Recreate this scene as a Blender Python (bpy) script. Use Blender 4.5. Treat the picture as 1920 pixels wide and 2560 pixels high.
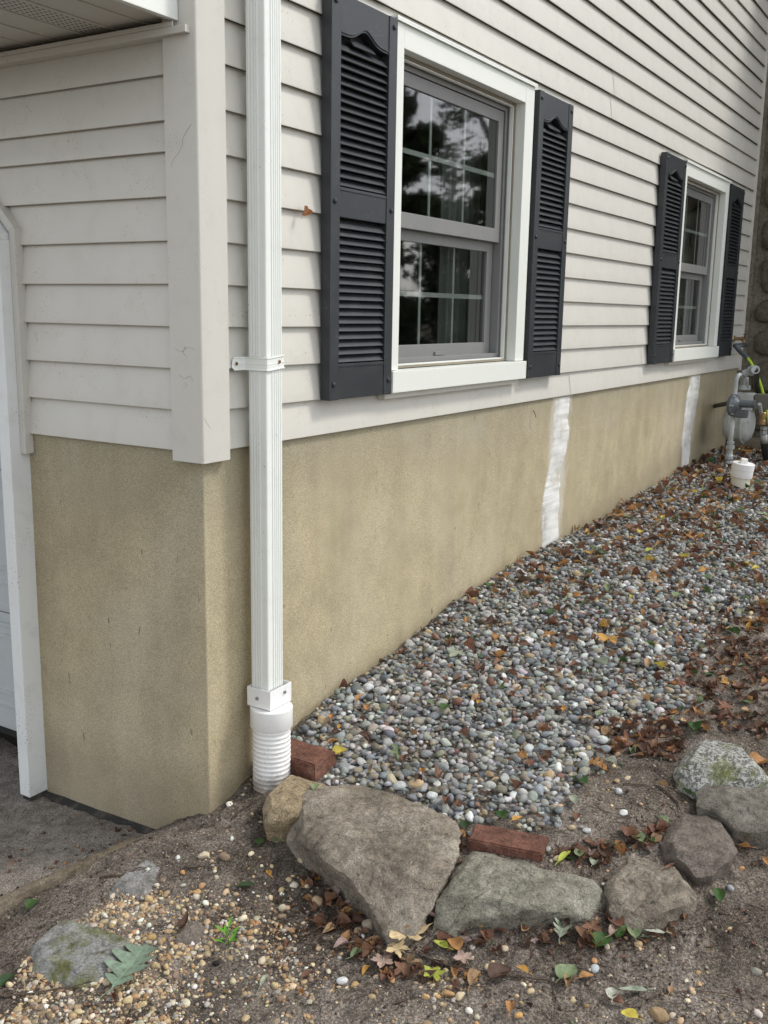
import bpy, bmesh, math, random
import numpy as np
from mathutils import Vector, Matrix, noise as mnoise
R = math.radians
for o in list(bpy.data.objects): bpy.data.objects.remove(o)
SC = bpy.context.scene
COL = SC.collection
# ---------------------------------------------------------------- camera
F_PX = 2494.0
FW = Vector((0.83411711, 0.51545765, -0.19634679))
RT = Vector((0.52852688, -0.84874389, 0.01712166))
UP = Vector((0.15782265, 0.11805603, 0.98038502))
EYE = Vector((-2.05666784, -1.86117119, 0.39164684))
cam_d = bpy.data.cameras.new('camera')
cam_d.sensor_fit = 'HORIZONTAL'; cam_d.sensor_width = 36.0
cam_d.lens = 36.0 * F_PX / 1920.0
cam_d.clip_start = 0.05; cam_d.clip_end = 400
cam = bpy.data.objects.new('camera', cam_d); COL.objects.link(cam)
M3 = Matrix((RT, UP, -FW)).transposed()
cam.matrix_world = Matrix.Translation(EYE) @ M3.to_4x4()
SC.camera = cam
# ---------------------------------------------------------------- sky, sun, exposure (overcast)
SUN_EL, SUN_AZ = R(50), R(-50)          # azimuth measured from +x towards +y
world = bpy.data.worlds.new('World'); SC.world = world; world.use_nodes = True
wn = world.node_tree; wn.nodes.clear()
sky = wn.nodes.new('ShaderNodeTexSky'); sky.sky_type = 'NISHITA'; sky.sun_disc = False
sky.sun_elevation = SUN_EL; sky.sun_rotation = math.pi/2 - SUN_AZ
sky.air_density = 1.0; sky.dust_density = 1.0; sky.ozone_density = 1.0
hs = wn.nodes.new('ShaderNodeHueSaturation'); hs.inputs['Saturation'].default_value = 0.20
bg = wn.nodes.new('ShaderNodeBackground'); bg.inputs['Strength'].default_value = 0.15
wo = wn.nodes.new('ShaderNodeOutputWorld')
wn.links.new(sky.outputs[0], hs.inputs['Color']); wn.links.new(hs.outputs[0], bg.inputs['Color']); wn.links.new(bg.outputs[0], wo.inputs['Surface'])
sun_d = bpy.data.lights.new('sun', 'SUN'); sun_d.energy = 1.05; sun_d.angle = R(11); sun_d.color = (1.0, 0.95, 0.87)
sun = bpy.data.objects.new('sun', sun_d); COL.objects.link(sun)
sdir = Vector((math.cos(SUN_EL)*math.cos(SUN_AZ), math.cos(SUN_EL)*math.sin(SUN_AZ), math.sin(SUN_EL)))
sun.rotation_euler = sdir.to_track_quat('Z', 'Y').to_euler()
SC.view_settings.view_transform = 'Standard'; SC.view_settings.look = 'None'
SC.view_settings.gamma = 1.0; SC.view_settings.use_curve_mapping = False
SC.view_settings.exposure = 0.93
# ---------------------------------------------------------------- materials
def lnk(nt, a, b): nt.links.new(a, b)
def base_mat(name, rough=0.6, spec=0.5, metal=0.0):
    m = bpy.data.materials.new(name); m.use_nodes = True
    nt = m.node_tree; b = nt.nodes['Principled BSDF']
    b.inputs['Roughness'].default_value = rough; b.inputs['Metallic'].default_value = metal
    b.inputs['Specular IOR Level'].default_value = spec
    return m, nt, b
def tex_noise(nt, scale, detail=4, rough=0.55, vec=None, dist=0.0):
    n = nt.nodes.new('ShaderNodeTexNoise'); n.inputs['Scale'].default_value = scale
    n.inputs['Detail'].default_value = detail; n.inputs['Roughness'].default_value = rough
    n.inputs['Distortion'].default_value = dist
    if vec is not None: lnk(nt, vec, n.inputs['Vector'])
    return n
def pos(nt, scale=(1, 1, 1)):
    g = nt.nodes.new('ShaderNodeNewGeometry'); mp = nt.nodes.new('ShaderNodeMapping')
    mp.inputs['Scale'].default_value = scale
    lnk(nt, g.outputs['Position'], mp.inputs['Vector']); return mp.outputs['Vector']
def objc(nt, scale=(1, 1, 1)):
    g = nt.nodes.new('ShaderNodeTexCoord'); mp = nt.nodes.new('ShaderNodeMapping')
    mp.inputs['Scale'].default_value = scale
    lnk(nt, g.outputs['Object'], mp.inputs['Vector']); return mp.outputs['Vector']
def ramp(nt, fac, stops):
    r = nt.nodes.new('ShaderNodeValToRGB'); e = r.color_ramp.elements
    while len(e) < len(stops): e.new(0.5)
    for i, (p, c) in enumerate(stops):
        e[i].position = p; e[i].color = (c, c, c, 1) if isinstance(c, (int, float)) else (*c, 1)
    lnk(nt, fac, r.inputs['Fac']); return r.outputs['Color']
def mix(nt, fac, a, b, mode='MIX'):
    m = nt.nodes.new('ShaderNodeMix'); m.data_type = 'RGBA'; m.blend_type = mode
    for s, v in ((0, fac), (6, a), (7, b)):
        if isinstance(v, (int, float)): m.inputs[s].default_value = v if s == 0 else (v, v, v, 1)
        elif isinstance(v, tuple): m.inputs[s].default_value = (*v, 1)
        else: lnk(nt, v, m.inputs[s])
    return m.outputs[2]
def mth(nt, op, a, b=0.0):
    m = nt.nodes.new('ShaderNodeMath'); m.operation = op
    for i, v in enumerate((a, b)):
        if isinstance(v, (int, float)): m.inputs[i].default_value = v
        else: lnk(nt, v, m.inputs[i])
    return m.outputs[0]
def bump(nt, b, h, strength, dist):
    n = nt.nodes.new('ShaderNodeBump'); n.inputs['Strength'].default_value = strength
    n.inputs['Distance'].default_value = dist; lnk(nt, h, n.inputs['Height'])
    lnk(nt, n.outputs[0], b.inputs['Normal']); return n
def paint(name, col, rough=0.4, var=0.06, dirt=0.25, dirtcol=(0.12, 0.10, 0.07), speck=0.67, spec=0.4, metal=0.0, streak=(1, 1, 0.25), scale=6):
    """painted / plastic surface with slight tone drift, faint grime and fly specks"""
    m, nt, b = base_mat(name, rough, spec, metal); v = pos(nt, streak)
    n1 = tex_noise(nt, scale, 5, 0.6, v)
    c = mix(nt, 1.0, col, ramp(nt, n1.outputs[0], [(0.25, 1 - var), (0.75, 1.0)]), 'MULTIPLY')
    n2 = tex_noise(nt, 14, 6, 0.7, pos(nt)); g = ramp(nt, n2.outputs[0], [(0.5, 0.0), (0.85, dirt)])
    c = mix(nt, g, c, dirtcol)
    n3 = tex_noise(nt, 170, 2, 0.5, pos(nt)); n4 = tex_noise(nt, 7, 2, 0.5, pos(nt))
    s = mth(nt, 'MULTIPLY', ramp(nt, n3.outputs[0], [(speck + 0.02, 0.0), (speck + 0.06, 0.7)]), ramp(nt, n4.outputs[0], [(0.5, 0.0), (0.62, 1.0)]))
    c = mix(nt, s, c, dirtcol)
    lnk(nt, c, b.inputs['Base Color'])
    lnk(nt, ramp(nt, n2.outputs[0], [(0.3, rough), (0.8, min(rough + 0.06, 1))]), b.inputs['Roughness'])
    bump(nt, b, tex_noise(nt, 5, 2, 0.4, pos(nt)).outputs[0], 0.08, 0.004)
    return m
M = {}
M['siding'] = paint('siding', (0.60, 0.583, 0.53), 0.42, 0.05, 0.16, (0.26, 0.22, 0.15), speck=0.63)
M['white'] = paint('white', (0.80, 0.82, 0.78), 0.33, 0.05, 0.12, (0.20, 0.18, 0.12))
M['casing'] = paint('casing', (0.74, 0.76, 0.71), 0.36, 0.012, 0.04, (0.30, 0.30, 0.18), scale=3)
M['pvc'] = paint('pvc', (0.84, 0.84, 0.83), 0.38, 0.04, 0.10, (0.15, 0.13, 0.10))
def pipe_mud():
    m = M['pvc']; nt = m.node_tree; b = nt.nodes['Principled BSDF']; src = b.inputs['Base Color'].links[0].from_socket
    g = nt.nodes.new('ShaderNodeNewGeometry'); sx = nt.nodes.new('ShaderNodeSeparateXYZ'); lnk(nt, g.outputs['Position'], sx.inputs[0])
    n = tex_noise(nt, 40, 5, 0.7, pos(nt)); t = mth(nt, 'ADD', mth(nt, 'MULTIPLY', mth(nt, 'ADD', sx.outputs[2], .985), -9.0), mth(nt, 'SUBTRACT', n.outputs[0], .45))
    n2 = tex_noise(nt, 120, 3, 0.7, pos(nt)); t2 = ramp(nt, n2.outputs[0], [(0.66, 0.0), (0.72, 0.5)])
    c = mix(nt, mth(nt, 'MAXIMUM', ramp(nt, t, [(0.05, 0.0), (0.5, 0.75)]), t2), src, (0.20, 0.165, 0.125)); lnk(nt, c, b.inputs['Base Color'])
pipe_mud()
M['old_pvc'] = paint('old_pvc', (0.74, 0.71, 0.60), 0.4, 0.08, 0.25, (0.20, 0.15, 0.08))
M['trim_old'] = paint('trim_old', (0.76, 0.78, 0.77), 0.5, 0.05, 0.22, (0.22, 0.19, 0.16), speck=0.60)
M['door'] = paint('door', (0.47, 0.50, 0.51), 0.5, 0.06, 0.15, streak=(1, 1, 4))
M['shutter'] = paint('shutter', (0.027, 0.031, 0.036), 0.38, 0.15, 0.25, (0.10, 0.10, 0.10), speck=0.62, spec=0.45)
M['sash'] = paint('sash', (0.215, 0.215, 0.21), 0.4, 0.08, 0.2)  # white sashes greyed: shade of the window recess put into the colour
M['muntin'] = paint('muntin', (0.34, 0.35, 0.33), 0.4)
M['caulk'] = paint('caulk', (0.30, 0.27, 0.20), 0.8, 0.3, 0.5)
M['dark'] = paint('dark', (0.015, 0.015, 0.014), 0.8)
M['room'] = paint('room', (0.05, 0.048, 0.042), 0.9)
M['curtain'] = paint('curtain', (0.20, 0.20, 0.185), 0.9)
M['rust'] = paint('rust', (0.10, 0.045, 0.018), 0.9, 0.4, 0.6)
M['rust_halo'] = paint('rust_halo', (0.55, 0.42, 0.26), 0.7, 0.3, 0.3)
M['screw'] = paint('screw', (0.35, 0.36, 0.36), 0.35, metal=0.9)
M['galv'] = paint('galv', (0.40, 0.42, 0.42), 0.5, 0.15, 0.5, metal=0.25)
M['meter'] = paint('meter', (0.50, 0.52, 0.50), 0.45, 0.15, 0.6, (0.10, 0.09, 0.07))
M['regulator'] = paint('regulator', (0.10, 0.115, 0.125), 0.45, 0.15, 0.4)
M['indexbox'] = paint('indexbox', (0.16, 0.15, 0.12), 0.6, 0.2, 0.4)
M['brass'] = paint('brass', (0.35, 0.22, 0.10), 0.4, 0.2, 0.4, metal=0.6)
M['blackpipe'] = paint('blackpipe', (0.03, 0.03, 0.03), 0.5)
M['hose'] = paint('hose', (0.42, 0.62, 0.03), 0.35, 0.1, 0.1)
M['concrete'] = paint('concrete', (0.22, 0.19, 0.14), 0.9, 0.3, 0.5, (0.08, 0.07, 0.05))
M['tar'] = paint('tar', (0.035, 0.033, 0.031), 0.8, 0.4, 0.95, (0.16, 0.135, 0.11))

def stucco():
    m, nt, b = base_mat('stucco', 0.92, 0.2)
    big = tex_noise(nt, 1.1, 5, 0.6, pos(nt)); mid = tex_noise(nt, 7, 5, 0.65, pos(nt)); fine = tex_noise(nt, 400, 2, 0.75, pos(nt))
    c = ramp(nt, big.outputs[0], [(0.3, (0.40, 0.34, 0.225)), (0.5, (0.46, 0.395, 0.26)), (0.72, (0.49, 0.43, 0.31))])
    c = mix(nt, 0.8, c, ramp(nt, mid.outputs[0], [(0.3, 0.82), (0.65, 1.05)]), 'MULTIPLY')
    st = tex_noise(nt, 6, 4, 0.6, pos(nt, (1, 1, 0.12)))
    c = mix(nt, 0.7, c, ramp(nt, st.outputs[0], [(0.35, 0.86), (0.6, 1.03)]), 'MULTIPLY')
    # brown band near the soil and greenish-grey weathering under the siding
    sx = nt.nodes.new('ShaderNodeSeparateXYZ'); g = nt.nodes.new('ShaderNodeNewGeometry'); lnk(nt, g.outputs['Position'], sx.inputs[0])
    zz = mth(nt, 'ADD', sx.outputs[2], mth(nt, 'MULTIPLY', mid.outputs[0], 0.25))
    c = mix(nt, ramp(nt, mth(nt, 'MULTIPLY', mth(nt, 'ADD', zz, 0.20), 3.0), [(0.1, 0.0), (1.0, 0.45)]), c, (0.25, 0.24, 0.185))
    c = mix(nt, 0.75, c, ramp(nt, fine.outputs[0], [(0.34, 0.5), (0.5, 1.0), (0.66, 1.5)]), 'MULTIPLY')
    rg = tex_noise(nt, 16, 6, 0.75, pos(nt, (1, 1, .5)))
    for cx_, wd in ((2.655, .150), (5.09, .150)):
        dd = mth(nt, 'ABSOLUTE', mth(nt, 'SUBTRACT', sx.outputs[0], mth(nt, 'ADD', mth(nt, 'MULTIPLY', sx.outputs[2], .10), cx_)))
        dd = mth(nt, 'ADD', mth(nt, 'DIVIDE', dd, wd), mth(nt, 'MULTIPLY', mth(nt, 'SUBTRACT', rg.outputs[0], .5), 1.6))
        c = mix(nt, ramp(nt, dd, [(0.55, 0.75), (1.15, 0.0)]), c, (0.60, 0.575, 0.51))
    hz = tex_noise(nt, 3.2, 4, 0.6, pos(nt)); tp = ramp(nt, mth(nt, 'MULTIPLY', mth(nt, 'ADD', sx.outputs[2], .32), 3.2), [(0.0, 0.0), (1.0, 1.0)])
    c = mix(nt, mth(nt, 'MULTIPLY', tp, ramp(nt, hz.outputs[0], [(0.55, 0.0), (0.7, 0.30)])), c, (0.50, 0.48, 0.40))
    sp_ = tex_noise(nt, 45, 2, 0.5, pos(nt, (1, 1, .35))); c = mix(nt, ramp(nt, sp_.outputs[0], [(0.74, 0.0), (0.78, 0.7)]), c, (0.12, 0.09, 0.06))
    ft = ramp(nt, mth(nt, 'MULTIPLY', mth(nt, 'ADD', mth(nt, 'SUBTRACT', sx.outputs[2], mth(nt, 'MULTIPLY', sx.outputs[0], .11)), 1.10), 5.0), [(0.15, 0.35), (0.9, 0.0)]); c = mix(nt, ft, c, (0.20, 0.165, 0.115))
    lnk(nt, c, b.inputs['Base Color'])
    h = mth(nt, 'ADD', fine.outputs[0], mth(nt, 'MULTIPLY', mid.outputs[0], 1.2))
    bump(nt, b, h, 0.6, 0.003); return m
M['stucco'] = stucco()
def plaster():
    m, nt, b = base_mat('plaster', 0.85, 0.2)
    n = tex_noise(nt, 9, 6, 0.7, pos(nt)); f = tex_noise(nt, 300, 2, 0.6, pos(nt))
    lnk(nt, ramp(nt, n.outputs[0], [(0.32, (0.48, 0.455, 0.39)), (0.44, (0.63, 0.625, 0.59)), (0.6, (0.72, 0.72, 0.70))]), b.inputs['Base Color'])
    bump(nt, b, f.outputs[0], 0.4, 0.001); return m
M['plaster'] = plaster()
def soil(name, cols, dark=0.5, grit=240, bumpd=0.006):
    m, nt, b = base_mat(name, 0.95, 0.15)
    a = tex_noise(nt, 3.4, 6, 0.7, pos(nt)); c2 = tex_noise(nt, 22, 6, 0.7, pos(nt)); f = tex_noise(nt, grit, 4, 0.75, pos(nt))
    c = ramp(nt, a.outputs[0], [(0.32, cols[0]), (0.5, cols[1]), (0.68, cols[2])])
    c = mix(nt, 0.9, c, ramp(nt, c2.outputs[0], [(0.3, dark), (0.6, 1.1)]), 'MULTIPLY')
    c = mix(nt, 0.95, c, ramp(nt, f.outputs[0], [(0.34, 0.32), (0.5, 0.95), (0.62, 2.1)]), 'MULTIPLY')
    sg_ = tex_noise(nt, 520, 2, 0.6, pos(nt)); c = mix(nt, ramp(nt, sg_.outputs[0], [(0.62, 0.0), (0.68, 0.8)]), c, (0.45, 0.40, 0.33))
    v = nt.nodes.new('ShaderNodeTexVoronoi'); v.inputs['Scale'].default_value = 170; lnk(nt, pos(nt), v.inputs['Vector'])
    vs = mth(nt, 'MULTIPLY', ramp(nt, v.outputs['Distance'], [(0.18, 1.0), (0.3, 0.0)]), ramp(nt, c2.outputs[0], [(0.42, 0.0), (0.6, 0.7)]))
    c = mix(nt, vs, c, mix(nt, 0.75, v.outputs['Color'], (0.30, 0.235, 0.17)))
    lnk(nt, c, b.inputs['Base Color'])
    h = mth(nt, 'ADD', mth(nt, 'MULTIPLY', f.outputs[0], 0.7), c2.outputs[0]); h = mth(nt, 'ADD', h, mth(nt, 'MULTIPLY', vs, 0.3))
    bump(nt, b, h, 0.9, bumpd*1.6); return m
M['soil'] = soil('soil', [(0.052, 0.041, 0.032), (0.145, 0.122, 0.101), (0.25, 0.218, 0.187)], 0.45, 150)
M['drive'] = soil('drive', [(0.16, 0.135, 0.11), (0.26, 0.23, 0.20), (0.33, 0.30, 0.27)], 0.45, 260, 0.006)
def stone_attr(name, rough=0.8, veins=0.15, bumpd=0.002, scale=60):
    m, nt, b = base_mat(name, rough, 0.25)
    at = nt.nodes.new('ShaderNodeAttribute'); at.attribute_name = 'col'
    n = tex_noise(nt, scale, 5, 0.65, pos(nt)); f = tex_noise(nt, scale*8, 3, 0.6, pos(nt))
    c = mix(nt, 1.0, at.outputs['Color'], ramp(nt, n.outputs[0], [(0.3, 0.75), (0.7, 1.2)]), 'MULTIPLY')
    c = mix(nt, 0.6, c, ramp(nt, f.outputs[0], [(0.3, 0.75), (0.7, 1.25)]), 'MULTIPLY')
    lnk(nt, c, b.inputs['Base Color']); bump(nt, b, mth(nt, 'ADD', n.outputs[0], f.outputs[0]), 0.5, bumpd); return m
M['gravel'] = stone_attr('gravel')
def rock(name, c0, c1, c2, moss=0.0, mosscol=(0.12, 0.13, 0.03), speck=False):
    m, nt, b = base_mat(name, 0.88, 0.2)
    a = tex_noise(nt, 5, 8, 0.65, objc(nt), 0.4); d = tex_noise(nt, 30, 6, 0.7, objc(nt)); f = tex_noise(nt, 190, 3, 0.75, objc(nt))
    c = ramp(nt, a.outputs[0], [(0.34, c0), (0.5, c1), (0.66, c2)])
    c = mix(nt, 0.85, c, ramp(nt, d.outputs[0], [(0.34, 0.6), (0.5, 1.0), (0.66, 1.25)]), 'MULTIPLY')
    c = mix(nt, 0.8, c, ramp(nt, f.outputs[0], [(0.34, 0.6), (0.5, 1.0), (0.64, 1.45)]), 'MULTIPLY')
    pt = tex_noise(nt, 60, 3, 0.6, objc(nt), 0.6); c = mix(nt, ramp(nt, pt.outputs[0], [(0.30, 0.75), (0.36, 0.0)]), c, (0.05, 0.042, 0.033))
    lt = tex_noise(nt, 13, 5, 0.75, objc(nt, (1, 2, 1)), 0.8); c = mix(nt, ramp(nt, lt.outputs[0], [(0.60, 0.0), (0.68, 0.45)]), c, tuple(min(1, q*1.5) for q in c2))
    w = tex_noise(nt, 7, 3, 0.5, objc(nt, (1, 1, 2.5)), 1.5)       # thin cracks and veins
    cr = ramp(nt, w.outputs[0], [(0.485, 0.0), (0.498, 1.0), (0.502, 1.0), (0.515, 0.0)])
    w2 = tex_noise(nt, 4, 4, 0.5, objc(nt, (2, 1, 1)), 1.0)
    vn = ramp(nt, w2.outputs[0], [(0.49, 0.0), (0.5, 0.5), (0.51, 0.0)])
    c = mix(nt, mth(nt, 'MULTIPLY', cr, 0.4), c, (0.06, 0.05, 0.04)); c = mix(nt, mth(nt, 'MULTIPLY', vn, 0.35), c, tuple(min(1, x*1.3) for x in c2))
    if speck:
        v = tex_noise(nt, 90, 3, 0.8, objc(nt)); c = mix(nt, ramp(nt, v.outputs[0], [(0.47, 0.0), (0.55, 0.9)]), c, (0.50, 0.50, 0.47))
    if moss > 0:
        mn = tex_noise(nt, 9, 6, 0.7, objc(nt)); ge = nt.nodes.new('ShaderNodeNewGeometry')
        fac = ramp(nt, mn.outputs[0], [(0.62 - 0.25*moss, 0.0), (0.72 - 0.2*moss, 0.85)])
        c = mix(nt, fac, c, mix(nt, ramp(nt, d.outputs[0], [(0.35, 0.0), (0.6, 1.0)]), mosscol, tuple(x*2.0 for x in mosscol)))
    lnk(nt, c, b.inputs['Base Color'])
    h = mth(nt, 'ADD', mth(nt, 'MULTIPLY', d.outputs[0], 1.0), mth(nt, 'MULTIPLY', f.outputs[0], 0.35)); h = mth(nt, 'SUBTRACT', h, mth(nt, 'MULTIPLY', cr, 0.12))
    hh = tex_noise(nt, 70, 5, 0.8, objc(nt)); h = mth(nt, 'ADD', h, mth(nt, 'MULTIPLY', hh.outputs[0], 0.9)); bump(nt, b, h, 0.85, 0.010); return m
M['rock_brown'] = rock('rock_brown', (0.14, 0.118, 0.092), (0.245, 0.212, 0.168), (0.36, 0.325, 0.27))
M['rock_green'] = rock('rock_green', (0.16, 0.15, 0.115), (0.25, 0.238, 0.19), (0.34, 0.325, 0.27))
M['rock_grey'] = rock('rock_grey', (0.13, 0.118, 0.098), (0.185, 0.168, 0.14), (0.24, 0.225, 0.195))
M['rock_mauve'] = rock('rock_mauve', (0.135, 0.112, 0.095), (0.175, 0.148, 0.125), (0.215, 0.19, 0.165))
M['rock_tan'] = rock('rock_tan', (0.22, 0.165, 0.10), (0.33, 0.26, 0.165), (0.38, 0.31, 0.21))
M['rock_lichen'] = rock('rock_lichen', (0.10, 0.10, 0.09), (0.17, 0.17, 0.15), (0.28, 0.28, 0.26), 0.55, (0.10, 0.11, 0.03), True)
M['rock_moss'] = rock('rock_moss', (0.20, 0.20, 0.19), (0.27, 0.27, 0.26), (0.33, 0.33, 0.32), 0.75, (0.075, 0.08, 0.018))
M['rock_flat'] = rock('rock_flat', (0.20, 0.19, 0.175), (0.26, 0.255, 0.245), (0.31, 0.30, 0.29))
M['chimney'] = rock('chimney', (0.085, 0.078, 0.055), (0.135, 0.12, 0.088), (0.19, 0.17, 0.13))
M['mortar'] = rock('mortar', (0.15, 0.14, 0.105), (0.20, 0.185, 0.14), (0.24, 0.22, 0.17))
M['brick'] = rock('brick', (0.10, 0.050, 0.038), (0.185, 0.085, 0.060), (0.25, 0.14, 0.105))
M['wood'] = rock('wood', (0.11, 0.088, 0.06), (0.17, 0.14, 0.10), (0.22, 0.185, 0.14))
M['bark'] = rock('bark', (0.045, 0.036, 0.028), (0.07, 0.056, 0.044), (0.10, 0.085, 0.07))
M['twig'] = rock('twig', (0.07, 0.05, 0.038), (0.11, 0.082, 0.062), (0.15, 0.12, 0.095))
def leafmat():
    m, nt, b = base_mat('leaf', 0.6, 0.3)
    at = nt.nodes.new('ShaderNodeAttribute'); at.attribute_name = 'col'
    uv = nt.nodes.new('ShaderNodeUVMap'); uv.uv_map = 'UVMap'; sx = nt.nodes.new('ShaderNodeSeparateXYZ'); lnk(nt, uv.outputs[0], sx.inputs[0])
    s = mth(nt, 'ABSOLUTE', mth(nt, 'SUBTRACT', sx.outputs[1], 0.5))
    mid = ramp(nt, s, [(0.012, 1.0), (0.03, 0.0)])
    t = mth(nt, 'SUBTRACT', sx.outputs[0], mth(nt, 'MULTIPLY', s, 0.55))
    fr = mth(nt, 'FRACT', mth(nt, 'MULTIPLY', t, 9.0)); vein = ramp(nt, mth(nt, 'ABSOLUTE', mth(nt, 'SUBTRACT', fr, 0.5)), [(0.02, 0.6), (0.07, 0.0)])
    vm = mth(nt, 'MAXIMUM', mid, vein)
    n = tex_noise(nt, 45, 5, 0.7, pos(nt)); c = mix(nt, 1.0, at.outputs['Color'], ramp(nt, n.outputs[0], [(0.3, 0.6), (0.5, 1.0), (0.7, 1.3)]), 'MULTIPLY')
    n2 = tex_noise(nt, 160, 2, 0.6, pos(nt)); c = mix(nt, ramp(nt, n2.outputs[0], [(0.62, 0.0), (0.7, 0.6)]), c, (0.06, 0.035, 0.02))
    c = mix(nt, mth(nt, 'MULTIPLY', vm, 0.45), c, mix(nt, 1.0, at.outputs['Color'], (1.6, 1.6, 1.5), 'MULTIPLY'))
    lnk(nt, c, b.inputs['Base Color'])
    bump(nt, b, mth(nt, 'ADD', n.outputs[0], mth(nt, 'MULTIPLY', vm, -0.4)), 0.5, 0.002)
    tr = nt.nodes.new('ShaderNodeBsdfTranslucent'); lnk(nt, c, tr.inputs['Color'])
    ms = nt.nodes.new('ShaderNodeMixShader'); ms.inputs[0].default_value = 0.22
    lnk(nt, b.outputs[0], ms.inputs[1]); lnk(nt, tr.outputs[0], ms.inputs[2]); lnk(nt, ms.outputs[0], nt.nodes['Material Output'].inputs['Surface'])
    return m
M['leaf'] = leafmat()
def foliage():
    m, nt, b = base_mat('foliage', 0.6, 0.2)
    n = tex_noise(nt, 3, 4, 0.7, pos(nt)); lnk(nt, ramp(nt, n.outputs[0], [(0.35, (0.035, 0.05, 0.02)), (0.65, (0.09, 0.12, 0.05))]), b.inputs['Base Color']); return m
M['foliage'] = foliage()
def glass():
    m = bpy.data.materials.new('glass'); m.use_nodes = True; nt = m.node_tree; nt.nodes.clear()
    g = nt.nodes.new('ShaderNodeBsdfGlossy'); g.inputs['Roughness'].default_value = 0.03
    t = nt.nodes.new('ShaderNodeBsdfTransparent'); t.inputs['Color'].default_value = (0.80, 0.83, 0.82, 1)
    n = nt.nodes.new('ShaderNodeTexNoise'); n.inputs['Scale'].default_value = 4
    bp = nt.nodes.new('ShaderNodeBump'); bp.inputs['Strength'].default_value = 0.035; bp.inputs['Distance'].default_value = 0.01
    lnk(nt, pos(nt), n.inputs['Vector']); lnk(nt, n.outputs[0], bp.inputs['Height']); lnk(nt, bp.outputs[0], g.inputs['Normal'])
    lw = nt.nodes.new('ShaderNodeFresnel'); lw.inputs['IOR'].default_value = 2.1
    ms = nt.nodes.new('ShaderNodeMixShader'); o = nt.nodes.new('ShaderNodeOutputMaterial')
    ge = nt.nodes.new('ShaderNodeNewGeometry'); fr = mth(nt, 'MULTIPLY', lw.outputs[0], mth(nt, 'SUBTRACT', 1.0, ge.outputs['Backfacing'])); lnk(nt, fr, ms.inputs[0]); lnk(nt, t.outputs[0], ms.inputs[1]); lnk(nt, g.outputs[0], ms.inputs[2]); lnk(nt, ms.outputs[0], o.inputs['Surface'])
    return m
M['glass'] = glass()
# ---------------------------------------------------------------- object helpers
def tag(o, label=None, cat=None, group=None, kind=None):
    if label: o['label'] = label
    if cat: o['category'] = cat
    if group: o['group'] = group
    if kind: o['kind'] = kind
    return o
def empty(name, loc, label=None, cat=None, group=None, rz=0):
    o = bpy.data.objects.new(name, None); COL.objects.link(o); o.location = loc; o.rotation_euler = (0, 0, rz)
    o.empty_display_size = 0.05
    return tag(o, label, cat, group)
def link(name, me, mat, parent=None, smooth=False, world=True):
    o = bpy.data.objects.new(name, me); COL.objects.link(o)
    if mat is not None: me.materials.clear(); me.materials.append(M[mat] if isinstance(mat, str) else mat)
    if smooth: me.shade_smooth()
    if parent is not None:
        o.parent = parent
        if world:      # geometry given in world coordinates: all parents are at simple translations
            p = parent; off = Vector((0, 0, 0))
            while p is not None: off += p.location; p = p.parent
            o.location = -off
    return o
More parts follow.
